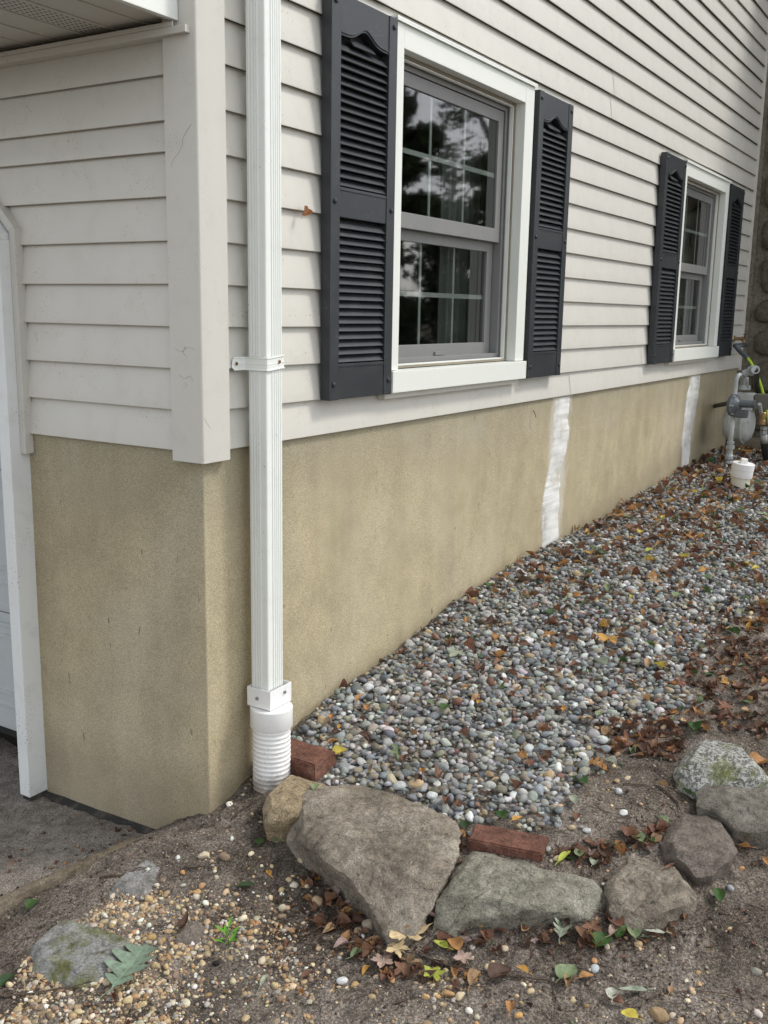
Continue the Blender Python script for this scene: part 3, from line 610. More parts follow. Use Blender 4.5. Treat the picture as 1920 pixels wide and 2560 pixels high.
# upper eave of the two-storey wall far above the picture is left out; wall simply carries on to 3.3 m
# ---------------------------------------------------------------- windows
def ring(mb, x0, x1, z0, z1, w, y0, y1, bev=.0015, wb=None):
    wb = wb or w
    mb.box(x0, x0+w, y0, y1, z0, z1, bev); mb.box(x1-w, x1, y0, y1, z0, z1, bev)
    mb.box(x0+w+.0003, x1-w-.0003, y0, y1, z1-w, z1, bev); mb.box(x0+w+.0003, x1-w-.0003, y0, y1, z0, z0+wb, bev)
def window(dx, label):
    w = empty('window', (dx, 0, 0), label); w.parent = house
    def put(mb, name, mat, par=w):
        me = mb.mesh(name); o = bpy.data.objects.new(name, me); COL.objects.link(o); me.materials.append(M[mat]); o.parent = par; return o
    mb = MB()                       # aluminium-wrapped casing with mitred look
    yF = -.030
    mb.box(CX0, OX0, yF, .060, OZ0-.004, CZ1, .003); mb.box(OX1, CX1, yF, .060, OZ0-.004, CZ1, .003)
    mb.box(OX0+.0004, OX1-.0004, yF+.0005, .060, OZ1, CZ1, .003)
    put(mb, 'casing', 'casing')
    mb = MB(); mb.box(CX0-.006, CX1+.006, yF-.010, .012, CZ1+.0005, CZ1+.008, .001); mb.box(CX0-.006, CX1+.006, yF-.010, yF-.0075, CZ1-.006, CZ1, .0005)
    put(mb, 'drip_cap', 'white')
    mb = MB(); mb.box(CX0-.004, CX1+.002, yF-.016, .058, CZ0, OZ0-.006, .003); put(mb, 'sill', 'casing')
    mb = MB(); mb.box(CX0-.015, CX1-.02, -.020, .010, CZ0-.022, CZ0-.002, .002); put(mb, 'sill_channel', 'siding')
    # white stop just inside the opening, then the dark weather gap
    mb = MB(); ring(mb, OX0+.001, OX1-.001, OZ0-.003, OZ1-.001, .014, .018, .034, .001); put(mb, 'stop', 'white')
    mb = MB(); ring(mb, OX0+.001, OX1-.001, OZ0-.003, OZ1-.001, .009, .0115, .0175, .001); put(mb, 'caulk_bead', 'caulk')
    mb = MB(); ring(mb, OX0+.003, OX1-.003, OZ0-.001, OZ1-.003, .030, .044, .115, .001); put(mb, 'frame', 'sash')
    # upper sash
    XA, XB = OX0+.030, OX1-.045
    up = MB(); zb, zt = .690, 1.215
    ring(up, XA, XB, zb, zt, .045, .046, .066, .002, .055); su = put(up, 'upper_sash', 'sash')
    mb = MB(); gx0, gx1, gz0, gz1 = XA+.045, XB-.045, zb+.055, zt-.045
    for i in (1, 2): mb.box(gx0+(gx1-gx0)*i/3-.008, gx0+(gx1-gx0)*i/3+.008, .0585, .0625, gz0, gz1, .001)
    mb.box(gx0, gx1, .0580, .0584, (gz0+gz1)/2-.009, (gz0+gz1)/2+.009); put(mb, 'muntin', 'muntin', su)
    mb = MB(); mb.box(gx0-.005, gx1+.005, .0535, .0565, gz0-.005, gz1+.005); put(mb, 'pane', 'glass', su)
    # lower sash sits deeper
    lo = MB(); zb2, zt2 = .222, .700; XA2, XB2 = OX0+.034, OX1-.040
    ring(lo, XA2, XB2, zb2, zt2, .050, .078, .100, .002, .050); sl = put(lo, 'lower_sash', 'sash')
    mb = MB(); hx0, hx1, hz0, hz1 = XA2+.050, XB2-.050, zb2+.050, zt2-.050
    for i in (1, 2): mb.box(hx0+(hx1-hx0)*i/3-.008, hx0+(hx1-hx0)*i/3+.008, .0925, .0965, hz0, hz1, .001)
    mb.box(hx0, hx1, .0920, .0924, (hz0+hz1)/2-.009, (hz0+hz1)/2+.009); put(mb, 'muntin', 'muntin', sl)
    mb = MB(); mb.box(hx0-.005, hx1+.005, .0875, .0905, hz0-.005, hz1+.005); put(mb, 'pane', 'glass', sl)
    mb = MB(); mb.box((hx0+hx1)/2-.04, (hx0+hx1)/2+.04, .070, .0775, zb2+.006, zb2+.020, .002); put(mb, 'lift_handle', 'sash', sl)
    # net curtain hanging behind the right part
    bm = bmesh.new(); prev = None
    for i in range(90):
        x = 1.72+(2.3-1.72)*i/89; yv = .22+.018*math.sin(i*.75)+.008*math.sin(i*1.9)
        r = (bm.verts.new((x, yv, .15)), bm.verts.new((x, yv, 1.35)))
        if prev: bm.faces.new((prev[0], r[0], r[1], prev[1]))
        prev = r
    me = bpy.data.meshes.new('curtain'); bm.to_mesh(me); bm.free(); me.shade_smooth(); o = bpy.data.objects.new('curtain', me); COL.objects.link(o); me.materials.append(M['curtain']); o.parent = w
    return w
window(0, 'larger looking double-hung window beside the downspout, trees mirrored in its upper pane')
window(WDX, 'farther double-hung window with dark panes near the gas meter')
# ---------------------------------------------------------------- shutters
def shutter(x0, x1, label, seed):
    s = empty('shutter', (x0, 0, 0), label); s.parent = house; W = x1-x0; z0, z1 = .112, 1.326
    rnd = random.Random(seed); yf, yb = -.040, -.004
    def put(mb, name, mat='shutter', par=s, sm=False):
        me = mb.mesh(name); o = bpy.data.objects.new(name, me); COL.objects.link(o); me.materials.append(M[mat]); o.parent = par; return o
    st = .050
    mb = MB()
    mb.box(0, st, yf, yb, z0, z1, .003); mb.box(W-st, W, yf, yb, z0, z1, .003)      # stiles
    fr = put(mb, 'frame')
    mid = z0+(z1-z0)*.505
    rails = [(z0+.001, z0+.115), (mid-.045, mid+.045)]
    for a, b in rails:
        mb = MB(); mb.box(st+.0004, W-st-.0004, yf+.003, yb, a, b, .002); mb.box(st+.0006, W-st-.0006, yf+.0006, yf+.0026, b-.010, b-.004, .0006); put(mb, 'rail')
    # top rail with the ogee arch
    xs_ = [st+.0004+(W-2*st-.0008)*i/24 for i in range(25)]
    def arch(t): return z1-.118+.034*math.exp(-((t-.5)/.19)**2)
    pol = [(xs_[0], z1-.001), (xs_[-1], z1-.001)] + [(xs_[i], arch(i/24)) for i in range(24, -1, -1)]
    mb = MB(); mb.prism(pol, yf+.003, yb, axis='y'); put(mb, 'top_rail')
    mb = MB(); mb.tube([(xs_[i], yf+.002, arch(i/24)+.008) for i in range(25)], .0028, 6); put(mb, 'top_bead')
    # louvres
    me = MB(); Lw = W-2*st-.002
    me.prism([(.0, .0), (-.0032, .0020), (.0175, .0258), (.0210, .0238)], 0, Lw, axis='x')   # poly in (y,z)
    lm = me.mesh('slat'); lm.materials.append(M['shutter'])
    P = .0245
    def lou(za, zb, top=False):
        n = int((zb-za)/P)
        for i in range(n):
            z = za + i*P + .002
            o = bpy.data.objects.new('slat', lm); COL.objects.link(o); o.parent = s
            o.location = (st+.001, yf+.0065, z)
            if top and z > z1-.142:
                o.location.x = st+Lw*.27; o.scale.x = .46
    lou(z0+.116, mid-.046); lou(mid+.046, z1-.096, True)
    mb = MB(); mb.box(st*.6, W-st*.6, yb+.0005, yb+.0025, z0+.05, z1-.05); put(mb, 'back', 'dark')
    for sx in (.022, W-.022):
        for z in (z0+.05, mid, z1-.03):
            mb = MB(); mb.lathe([(.0085, 0), (.0085, -.003), (.006, -.0058), (.0, -.0065)], (sx, yf-.0002, z), (0, 1, 0), 12); put(mb, 'screw')
    return s
shutter(.550, .925, 'big charcoal shutter right of the downspout', 1)
shutter(2.088, 2.470, 'charcoal shutter on the right of the nearer window', 2)
shutter(3.925, 4.338, 'charcoal shutter on the left of the farther window', 3)
shutter(5.505, 5.900, 'charcoal shutter at the far end beside the chimney', 4)
# ================================================================ CHIMNEY of field stones at the far end
chim = empty('stone_chimney', (6.43, -.6, -.66), 'dim fieldstone chimney with beige mortar at the far right edge', 'chimney')
MB().box(6.43, 7.4, -1.5, .30, -.70, 3.6, .01).build('mortar_core', 'mortar', chim)
MB().box(6.402, 6.428, -.045, .012, -.55, 3.3, .004).build('corner_strip', 'mortar', chim)
MB().box(6.19, 6.43, -1.6, .004, -.80, -.555, .012).build('footing', 'concrete', chim)
rs = random.Random(5); z = -.52
while z < 2.9:
    h = rs.uniform(.17, .34); y = -.07
    while y > -1.4:
        w = rs.uniform(.2, .42); bm = bmesh.new(); bmesh.ops.create_icosphere(bm, subdivisions=3, radius=1)
        cy, cz = y-w/2, z+h/2; sd = rs.random()*50
        for v in bm.verts:
            c = v.co; q = 1+.16*mnoise.noise(Vector((c.x*1.4+sd, c.y*1.4, c.z*1.4)))
            sg = lambda a: math.copysign(abs(a)**.62, a)
            v.co = Vector((.055*sg(c.x)*q, w*.46*sg(c.y)*q, h*.45*sg(c.z)*q)) + Vector((0, 0, .01*mnoise.noise(Vector((c.x*4, c.y*4, sd)))))
            v.co += Vector((.008*mnoise.noise(Vector((c.y*6+sd, c.z*6, 0))), 0, 0))
            v.co += Vector((6.425, cy, cz))
        me = bpy.data.meshes.new('stone'); bm.to_mesh(me); bm.free(); link('stone', me, 'chimney', chim, True)
        y -= w+.03
    z += h+.03
# ================================================================ DOWNSPOUT
dsp = empty('downspout', (.215, -.05, -1.03), 'white fluted downspout running down the wall into a corrugated drain pipe', 'downspout')
x0, x1, yf, yb = .178, .252, -.082, -.016
def flute(p0, p1, nrm, spots, w=.0042, d=.0022):
    """edge p0->p1 with raised ribs at the given fractions"""
    p0, p1, nrm = Vector(p0), Vector(p1), Vector(nrm); L = (p1-p0).length; u = (p1-p0)/L; out = []
    for s in spots:
        c = s*L
        for q, hh in ((-1, 0), (-.45, 1), (.45, 1), (1, 0)): out.append(p0+u*(c+q*w)+nrm*(hh*d))
    return out
poly = []
def V2(x, y): return Vector((x, y, 0))
poly += [V2(x0, yb-.003)]
poly += flute((x0, yb-.004, 0), (x0, yf+.004, 0), (-1, 0, 0), [.12, .30, .48, .62], .0035, .0025)
poly += [V2(x0, yf+.004), V2(x0+.0012, yf+.0012), V2(x0+.004, yf)]
poly += flute((x0+.004, yf, 0), (x1-.004, yf, 0), (0, -1, 0), [.34, .50, .64, .78, .92], .0038, .0022)
poly += [V2(x1-.004, yf), V2(x1-.0012, yf+.0012), V2(x1, yf+.004)]
poly += flute((x1, yf+.004, 0), (x1, yb-.004, 0), (1, 0, 0), [.3, .5, .7], .0035, .002)
poly += [V2(x1, yb-.003), V2(x1-.003, yb), V2(x0+.003, yb)]
mb = MB(); mb.prism([(p.x, p.y) for p in poly], -.735, 3.3); mb.build('pipe', 'white', dsp)
# rectangular-to-round adapter
mb = MB(); bx0, bx1, byf, byb = .1635, .2685, -.1005, -.012
t = .0028
mb.box(bx0, bx0+t, byf, byb, -.787, -.727, .0008); mb.box(bx1-t, bx1, byf, byb, -.787, -.727, .0008)
mb.box(bx0+t, bx1-t, byf, byf+t, -.7869, -.7271, .0008); mb.box(bx0+t, bx1-t, byb-t, byb, -.7869, -.7271, .0008)
mb.box(bx0+t, bx1-t, byf+t, byb-t, -.7865, -.775)
ad = mb.build('adapter', 'pvc', dsp)
for p, ax in (((bx0-.0005, -.052, -.757), (1, 0, 0)), ((.232, byf-.0005, -.748), (0, 1, 0))):
    o = MB().lathe([(.0055, .001), (.0055, -.0018), (.0048, -.0018), (.0048, -.005), (.002, -.0058), (0, -.006)], p, ax, 6).build('screw', 'screw', ad); o.parent = ad
    o.location = (0, 0, 0); o.location = -(dsp.location)+dsp.location
CXP, CYP = .2035, -.0735
mb = MB(); mb.lathe([(.001, -.790), (.055, -.7895), (.0625, -.7885), (.0648, -.791), (.0650, -.850), (.0635, -.852), (.055, -.852)], (CXP, CYP, 0), (0, 0, 1), 56)
smooth_angle(mb.build('collar', 'pvc', dsp), 40)
prof = [(.0575, -.8515)]; z = -.853; n = 15; pit = (1.075-.855)/n
for i in range(n):
    prof += [(.0568, z), (.0570, z-pit*.2), (.0584, z-pit*.36), (.0588, z-pit*.5), (.0584, z-pit*.64), (.0570, z-pit*.8)]; z -= pit
prof += [(.0568, z)]
mb = MB(); mb.lathe(prof, (CXP, CYP, 0), (0, 0, 1), 56); mb.build('corrugated_pipe', 'pvc', dsp, True)
# strap: wall tab, left leg, front, right leg
path = [(.122, -.0035), (.166, -.0045), (.1735, -.010), (.1740, -.020), (.1735, -.080), (.1765, -.0862), (.183, -.0868), (.250, -.0868), (.2555, -.0845), (.2570, -.079), (.2572, -.022)]
pr = [(-.0195, -.0002), (-.0185, .0022), (-.0155, .0022), (-.014, .0004), (-.0015, .0004), (-.0005, .0014), (.0005, .0014), (.0015, .0004), (.014, .0004), (.0155, .0022), (.0185, .0022), (.0195, -.0002)]
bm = bmesh.new(); prev = None; P = [Vector((a, b, 0)) for a, b in path]
for i, p in enumerate(P):
    d = (P[min(i+1, len(P)-1)]-P[max(i-1, 0)]).normalized(); nn = Vector((d.y, -d.x, 0)); nn = nn if nn.dot(Vector((p.x-.215, p.y+.02, 0))) > 0 else -nn
    if i < 2: nn = Vector((0, -1, 0))
    zc = .2415 + (0.006 if i > 6 else 0)
    sc = .55 if i == 0 else 1.0
    r = [bm.verts.new(p + nn*b + Vector((0, 0, zc + a*sc))) for a, b in pr]
    if i == 0:
        pass
    if prev:
        for j in range(len(pr)-1): bm.faces.new((prev[j], r[j], r[j+1], prev[j+1]))
    else:
        first = r
    prev = r
    if i == 0:
        r2 = [bm.verts.new(p + Vector((.010, 0, 0)) + nn*b + Vector((0, 0, zc + a))) for a, b in pr]
        for j in range(len(pr)-1): bm.faces.new((r[j], r2[j], r2[j+1], r[j+1]))
        prev = r2
bmesh.ops.recalc_face_normals(bm, faces=bm.faces[:]); me = bpy.data.meshes.new('strap'); bm.to_mesh(me); bm.free()
strap = link('strap', me, 'white', dsp); sm_ = strap.modifiers.new('t', 'SOLIDIFY'); sm_.thickness = .0012; smooth_angle(strap, 30)
for (px_, py_) in ((.140, -.0040), (.230, -.0872)):
    for nm, mt, rr, hh in (('rust_stain', 'rust_halo', .0062, .0004), ('screw', 'rust', .0038, .0030)):
        o = MB().lathe([(rr, .0002), (rr, -hh), (rr*.6, -hh-.0008), (0, -hh-.001)], (px_, py_-.0012, .2420+(.006 if px_ > .2 else 0)), (0, 1, 0), 12).build(nm, mt, strap); o.parent = strap; o.location = (0, 0, 0)
# ================================================================ GAS METER, HOSE, CLEANOUT
def T2(x, y, Y): return ony((1700+.2261*x)/KS, (800+.2261*y)/KS, Y)
mY = -.24
body = T2(655, 1145, mY)
met = empty('gas_meter', (body.x, body.y, -.66), 'grey gas meter with regulator and pipework on the wall beside the chimney', 'gas meter')
mb = MB(); mb.lathe([(.02, .105), (.075, .104), (.110, .092), (.128, .070), (.133, .052), (.133, .050), (.143, .050), (.143, .040), (.128, .040), (.128, -.030), (.143, -.030), (.143, -.042), (.131, -.042), (.127, -.062), (.108, -.085), (.07, -.098), (.0, -.100)], body, (0, 1, 0), 36)
smooth_angle(mb.build('meter_body', 'meter', met), 35)
mb = MB(); mb.box(body.x-.065, body.x+.065, body.y-.095, body.y+.045, body.z+.10, body.z+.225, .02); mb.build('meter_neck', 'meter', met)
mb = MB(); mb.box(body.x-.055, body.x+.07, body.y-.20, body.y-.10, body.z+.115, body.z+.222, .008); ib = mb.build('index_box', 'indexbox', met)
mb = MB(); mb.box(body.x-.060, body.x+.075, body.y-.222, body.y-.2005, body.z+.110, body.z+.228, .006); mb.build('index_cover', 'meter', ib)
rY = -.26
def path2(pts, Y): return [T2(a, b, Y) for a, b in pts]
def smoothpath(P, n=6):
    out = []
    for i in range(len(P)-1):
        p0, p1, p2, p3 = P[max(i-1, 0)], P[i], P[i+1], P[min(i+2, len(P)-1)]
        for k in range(n):
            t = k/n; out.append(0.5*((2*p1)+(p2-p0)*t+(2*p0-5*p1+4*p2-p3)*t*t+(-p0+3*p1-3*p2+p3)*t**3))
    return out+[P[-1]]
base = T2(540, 1600, rY); top = T2(582, 1050, rY); rx, ry = (base.x+top.x)/2, rY
zb_ = g1(rx, ry)-.05
vz = lambda y: T2(575, y, rY).z
MB().tube([(rx, ry, zb_), (rx, ry, vz(1570))], .018).build('riser_base', 'rust', met, True)
mb = MB(); mb.lathe([(.026, 0), (.028, .01), (.022, .02), (.030, .035), (.030, .055), (.021, .07), (.021, .10), (.019, .11)], (rx, ry, vz(1570)), (0, 0, 1), 10); mb.box(rx-.008, rx+.008, ry-.05, ry+.012, vz(1500), vz(1480), .003); mb.build('valve', 'galv', met)
mb = MB(); mb.lathe([(.018, 0), (.030, .001), (.030, .026), (.019, .027), (.019, .036), (.026, .037), (.026, .055), (.017, .056)], (rx, ry, vz(1415)), (0, 0, 1), 8); mb.build('union_nut', 'galv', met)
MB().tube([(rx, ry, vz(1420)), (rx, ry, vz(1030))], .0165, 16).build('riser_pipe', 'meter', met, True)
rc = Vector((rx-.005, ry, vz(945)))
mb = MB(); mb.lathe([(.0, .030), (.045, .028), (.068, .012), (.078, .010), (.078, -.010), (.068, -.012), (.045, -.030), (.030, -.045), (.0, -.047)], rc, (0.3, 1, 0), 28); rg = smooth_angle(mb.build('regulator', 'regulator', met), 35)
mb = MB(); mb.tube([rc+Vector((0, -.03, .012)), rc+Vector((.02, -.125, .012))], .026, 18); mb.tube([rc+Vector((.02, -.125, .012)), rc+Vector((.022, -.138, .012))], .030, 8); mb.build('spring_cap', 'regulator', rg, False)
mb = MB(); mb.box(rc.x-.03, rc.x+.03, rc.y-.10, rc.y-.015, rc.z-.085, rc.z-.03, .012); mb.build('regulator_body', 'regulator', rg)
for k in range(6):
    a = k*math.pi/3; MB().lathe([(.006, -.016), (.006, .016)], rc+Vector((math.cos(a)*.071, 0, math.sin(a)*.071)), (0, 1, 0), 6).build('bolt', 'galv', rg)
L1 = smoothpath([rc+Vector((0, 0, .07)), T2(612, 760, rY), T2(622, 660, rY), T2(655, 608, rY-.01), T2(690, 640, rY-.01), T2(692, 735, rY-.005)])
MB().tube(L1, .0165, 14).build('inlet_loop', 'galv', met, True)
L2 = [T2(738, 750, rY-.01), T2(735, 640, rY-.01)]
MB().tube(L2, .015, 14).build('outlet_pipe', 'galv', met, True)
mb = MB(); mb.tube([T2(700, 600, rY-.02), T2(790, 560, rY-.07)], .026, 16); mb.tube([T2(790, 562, rY-.07), T2(800, 558, rY-.08)], .036, 8); mb.tube([T2(808, 556, rY-.085), T2(835, 548, rY-.11)], .030, 12); mb.build('union', 'galv', met)
for (x, y) in ((692, 745), (738, 745)): MB().lathe([(.024, -.018), (.027, -.012), (.027, .012), (.022, .016)], T2(x, y, rY-.008), (0, 0, 1), 8).build('union_nut', 'galv', met)
MB().tube(smoothpath([T2(835, 548, rY-.11), T2(850, 600, rY-.10), T2(845, 700, rY-.05), T2(860, 790, rY-.02)]), .020, 14).build('outlet_drop', 'blackpipe', met, True)
q = T2(385, 950, .02); q2 = T2(520, 925, -.19)
MB().tube([q, q2, rc], .017, 14).build('wall_pipe', 'blackpipe', met, True)
oY = -.42
mb = MB(); mb.tube([T2(880, 930, oY), T2(895, 1020, oY)], .013, 12); mb.build('outlet_nipple', 'galv', met)
mb = MB(); mb.lathe([(.018, 0), (.022, .004), (.022, .03), (.019, .034), (.019, .055), (.022, .058), (.022, .085), (.017, .09)], T2(908, 1160, oY), (0, 0, 1), 10); mb.build('fitting', 'brass', met)
mb = MB(); mb.lathe([(.018, 0), (.028, .002), (.028, .028), (.022, .03), (.028, .033), (.028, .055), (.016, .057)], T2(925, 1265, oY), (0, 0, 1), 6); mb.build('hex_nut', 'screw', met)
MB().tube([T2(928, 1262, oY), T2(932, 1350, oY)], .024, 16).build('sleeve', 'meter', met, True)
MB().tube(smoothpath([T2(932, 1345, oY), T2(942, 1440, oY), T2(965, 1600, oY), T2(990, 1760, oY)]), .027, 14).build('black_riser', 'blackpipe', met, True)
# hose bib and lime hose
bib = T2(600, 205, 0); hb = empty('hose_bib', (bib.x, 0, bib.z), 'small brass outdoor tap with a dark lever on the last bit of siding', 'tap')
mb = MB(); mb.lathe([(.024, .002), (.024, -.004), (.012, -.006), (.012, -.05), (.017, -.052), (.017, -.075), (.0, -.077)], bib, (0, 1, 0), 14); mb.tube([bib+Vector((0, -.06, 0)), bib+Vector((0, -.085, -.04))], .012, 10); mb.build('spigot', 'brass', hb, False)
MB().box(bib.x-.03, bib.x+.04, -.085, -.070, bib.z+.028, bib.z+.036, .003).tube([bib+Vector((0, -.075, 0)), bib+Vector((0, -.078, .03))], .004, 8).build('lever', 'blackpipe', hb)
s0 = bib+Vector((0, -.085, -.045))
hp = [T2(612, 285, -.09), T2(665, 345, -.13), T2(750, 425, -.20), T2(800, 500, -.24), T2(865, 640, -.29), T2(915, 800, -.34), T2(950, 960, -.38), T2(985, 1150, -.42), T2(1060, 1400, -.50)]
e0 = ong(1668, 1010); hp += [Vector((T2(1060, 1400, -.5).x, -.62, g1(5, -.6)+.012)), Vector((4.9, -.95, g1(4.9, -.95)+.014)), Vector((4.2, -1.5, g1(4.2, -1.5)+.014))]
hs_ = smoothpath(hp, 8)
ho = empty('garden_hose', tuple(hp[-1]), 'lime green garden hose with a dark grey sleeve hanging beside the gas meter', 'hose')
MB().tube(hs_, .0105, 12).build('hose', 'hose', ho, True)
MB().tube([s0]+smoothpath(hp[:3], 6), .0185, 14).build('sleeve', 'regulator', ho, True)
# white cleanout
cb = ong((1700+.2261*650)/KS, (800+.2261*1870)/KS); tilt = Vector((-.02, -.10, 1)).normalized()
co_ = empty('drain_cleanout', (cb.x, cb.y, cb.z), 'short cream plastic drain cleanout with a square plug standing in the gravel', 'drain pipe')
mb = MB(); mb.lathe([(.0585, -.06), (.0585, .088), (.05, .088)], cb, tilt, 40); smooth_angle(mb.build('pipe', 'old_pvc', co_), 40)
mb = MB(); mb.lathe([(.05, .082), (.0665, .082), (.0670, .084), (.0675, .130), (.0690, .132), (.0690, .168), (.066, .1715), (.0, .172)], cb, tilt, 40); smooth_angle(mb.build('collar', 'pvc', co_), 30)
b2 = bmesh.new(); bmesh.ops.create_cube(b2, size=1); bmesh.ops.bevel(b2, geom=b2.edges[:], offset=.08, segments=2, affect='EDGES')
rot = tilt.to_track_quat('Z', 'Y').to_matrix().to_4x4()
mb = MB(); mb.join(b2, Matrix.Translation(cb+tilt*.184) @ rot @ Matrix.Rotation(.5, 4, 'Z') @ Matrix.Diagonal((.058, .04, .030, 1))); mb.build('plug', 'pvc', co_)
# ================================================================ BORDER STONES
def star_rock(pts, hh, dep, seed, mat, label, tiltv=(0, 0), rough=1.0, nT=180, flare=.02, name='border_stone', cat='stone', edge=.03, group=None, dome=0.0, cuts=11, cutd=1.0):
    mx, my = sum(p[0] for p in pts)/len(pts), sum(p[1] for p in pts)/len(pts); q0 = ong(mx, my, hh); ztop = q0.z; zbot = ztop-dep
    W = [(p.x, p.y) for p in (onz(x, y, ztop) for x, y in pts)]
    mx_, my_ = sum(p[0] for p in W)/len(W), sum(p[1] for p in W)/len(W); W = [(mx_+(a-mx_)*1.05, my_+(b-my_)*1.05) for a, b in W]
    A = 0; cx = cy = 0
    for i in range(len(W)):
        (xa, ya), (xb, yb) = W[i], W[(i+1) % len(W)]; c = xa*yb-xb*ya; A += c; cx += (xa+xb)*c; cy += (ya+yb)*c
    cx /= 3*A; cy /= 3*A
    th = np.linspace(0, 2*math.pi, nT, endpoint=False); Rr = np.zeros(nT)
    for k, t in enumerate(th):
        dx, dy = math.cos(t), math.sin(t); best = 0
        for i in range(len(W)):
            (xa, ya), (xb, yb) = W[i], W[(i+1) % len(W)]; ex, ey = xb-xa, yb-ya; det = dx*(-ey)-dy*(-ex)
            if abs(det) < 1e-9: continue
            s = ((xa-cx)*(-ey)-(ya-cy)*(-ex))/det; u = (dx*(ya-cy)-dy*(xa-cx))/det
            if s > 0 and -1e-6 <= u <= 1+1e-6: best = max(best, s)
        Rr[k] = best
    Rr = (np.roll(Rr, 1)+4*Rr+np.roll(Rr, -1))/6*(1+.012*np.array([mnoise.noise(Vector((math.cos(t)*3, math.sin(t)*3, seed))) for t in th]))
    rings = []
    mean = Rr.mean()
    FR = list(np.linspace(.015, .88, 34))+[.90, .92, .94, .955, .97, .982, .992, 1.0]
    for f in FR:
        d = (1-f)*mean; dz = -edge*math.exp(-(d/(edge*.55))**1.3) - dome*f*f
        rings.append((f*Rr, ztop+dz))
    H = ztop-edge-zbot
    for q in np.linspace(0.0, 1, 16)[1:]:
        rings.append((Rr + flare*math.sin(min(q*1.3, 1)*math.pi/2) - .03*max(0, q-.75)*4*.3, ztop-edge-H*q))
    co = []
    for r, z in rings:
        x = cx+np.cos(th)*r; y = cy+np.sin(th)*r; co.append(np.column_stack([x, y, np.full(nT, z) + (x-cx)*tiltv[0] + (y-cy)*tiltv[1]]))
    co = np.array(co); nr = len(rings)
    # broad facets cut by planes, then ledges and grain
    P = co.reshape(-1, 3); s = seed*7.3; rk = np.random.RandomState(seed); zc = ztop
    for k in range(cuts):
        a = 2*math.pi*(k+rk.uniform(-.3, .3))/cuts; ph = R(rk.uniform(28, 66)); j_ = int((a % (2*math.pi))/(2*math.pi)*nT) % nT
        nv = np.array([math.cos(a)*math.cos(ph), math.sin(a)*math.cos(ph), math.sin(ph)]); pe = np.array([cx+math.cos(a)*Rr[j_], cy+math.sin(a)*Rr[j_], zc])
        off = pe@nv - (rk.uniform(.002, .014) if k % 3 else rk.uniform(.015, .034))*cutd; d_ = P@nv-off; P = P - np.outer(np.maximum(d_, 0), nv)
    for k in range(3):          # slightly tilted planes flatten the top into steps
        a = rk.uniform(0, 6.28); nv = np.array([math.cos(a)*.10, math.sin(a)*.10, 1.0]); nv /= np.linalg.norm(nv); off = np.array([cx+math.cos(a)*mean*.5, cy+math.sin(a)*mean*.5, zc-.001])@nv; d_ = P@nv-off; P = P - np.outer(np.maximum(d_, 0), nv)
    n1 = fbm(P[:, 0]*6+s, P[:, 1]*6, P[:, 2]*6, 2, seed); terr0 = fbm(P[:, 0]*4.5+s, P[:, 1]*4.5, P[:, 2]*5, 1, seed+15); rid = 1-np.abs(fbm(P[:, 0]*11+s, P[:, 1]*11, P[:, 2]*16, 3, seed+3)); n3 = fbm(P[:, 0]*45+s, P[:, 1]*45, P[:, 2]*60, 3, seed+9)
    terr = fbm(P[:, 0]*9+s, P[:, 1]*9, P[:, 2]*9, 2, seed+5); terr = np.tanh(4*(terr*2-np.round(terr*2)))*.12+np.round(terr*2)/2 + 1.2*np.abs(terr0)
    n4 = 1-np.abs(fbm(P[:, 0]*26+s, P[:, 1]*20, P[:, 2]*40, 2, seed+31)); disp = rough*(.005*n1 + .0045*rid + .005*terr + .003*n4 + .0030*n3)
    ctr = np.array([cx, cy, (ztop+zbot)/2]); nr = len(rings)
    dirv = P-ctr; dirv[:, 2] *= .35; dirv /= np.linalg.norm(dirv, axis=1)[:, None]
    up = np.zeros_like(dirv); up[:, 2] = 1
    fr = np.repeat(np.clip((np.array(FR+[1.1]*15)-.82)/.18, 0, 1), nT)[:, None]; dd = up*(1-fr)+dirv*fr
    P = P + dd*disp[:, None]
    co = P; F = []
    a = np.arange((nr-1)*nT); i0 = a//nT; j = a % nT; F = np.stack([i0*nT+j, (i0+1)*nT+j, (i0+1)*nT+(j+1) % nT, i0*nT+(j+1) % nT], 1)
    c0 = np.array([[cx, cy, co[:nT, 2].mean()]])
    me = npmesh(name, co, F); bm = bmesh.new(); bm.from_mesh(me); bm.verts.ensure_lookup_table()
    bm.faces.new([bm.verts[k] for k in range(nT)][::-1]); bmesh.ops.recalc_face_normals(bm, faces=bm.faces[:]); bm.to_mesh(me); bm.free()
    me.transform(Matrix.Translation((-cx, -cy, -zbot)))
    o = bpy.data.objects.new(name, me); COL.objects.link(o); o.location = (cx, cy, zbot); me.materials.append(M[mat]); smooth_angle(o, 32)
    return tag(o, label, cat, group)
def C5(x, y): return (.5*x, 1469+.5*y)
def C6(x, y): return (829.5+.5*x, 1469+.5*y)
ROCK = {}
ROCK['tan'] = star_rock([C5(*p) for p in [(1155, 560), (1145, 520), (1165, 455), (1210, 415), (1285, 390), (1335, 400), (1400, 450), (1410, 500), (1330, 560), (1230, 570)]], 0.06, 0.16, 3, 'rock_tan', 'small tan sandstone rock at the foot of the white drain pipe', (0, 0), .8, 120, -.010, edge=.014)
ROCK['big'] = star_rock([(612, 1745), (645, 1715), (740, 1697), (830, 1697), (895, 1728), (950, 1758), (985, 1785), (980, 1830), (952, 1885), (925, 1925), (880, 1962), (848, 1962), (810, 1918), (760, 1875), (700, 1830), (645, 1795), (615, 1770)], 0.085, 0.2, 5, 'rock_brown', 'largest brown boulder of the stone border', (.02, .0), 1.35, 240, -.040, edge=.012)
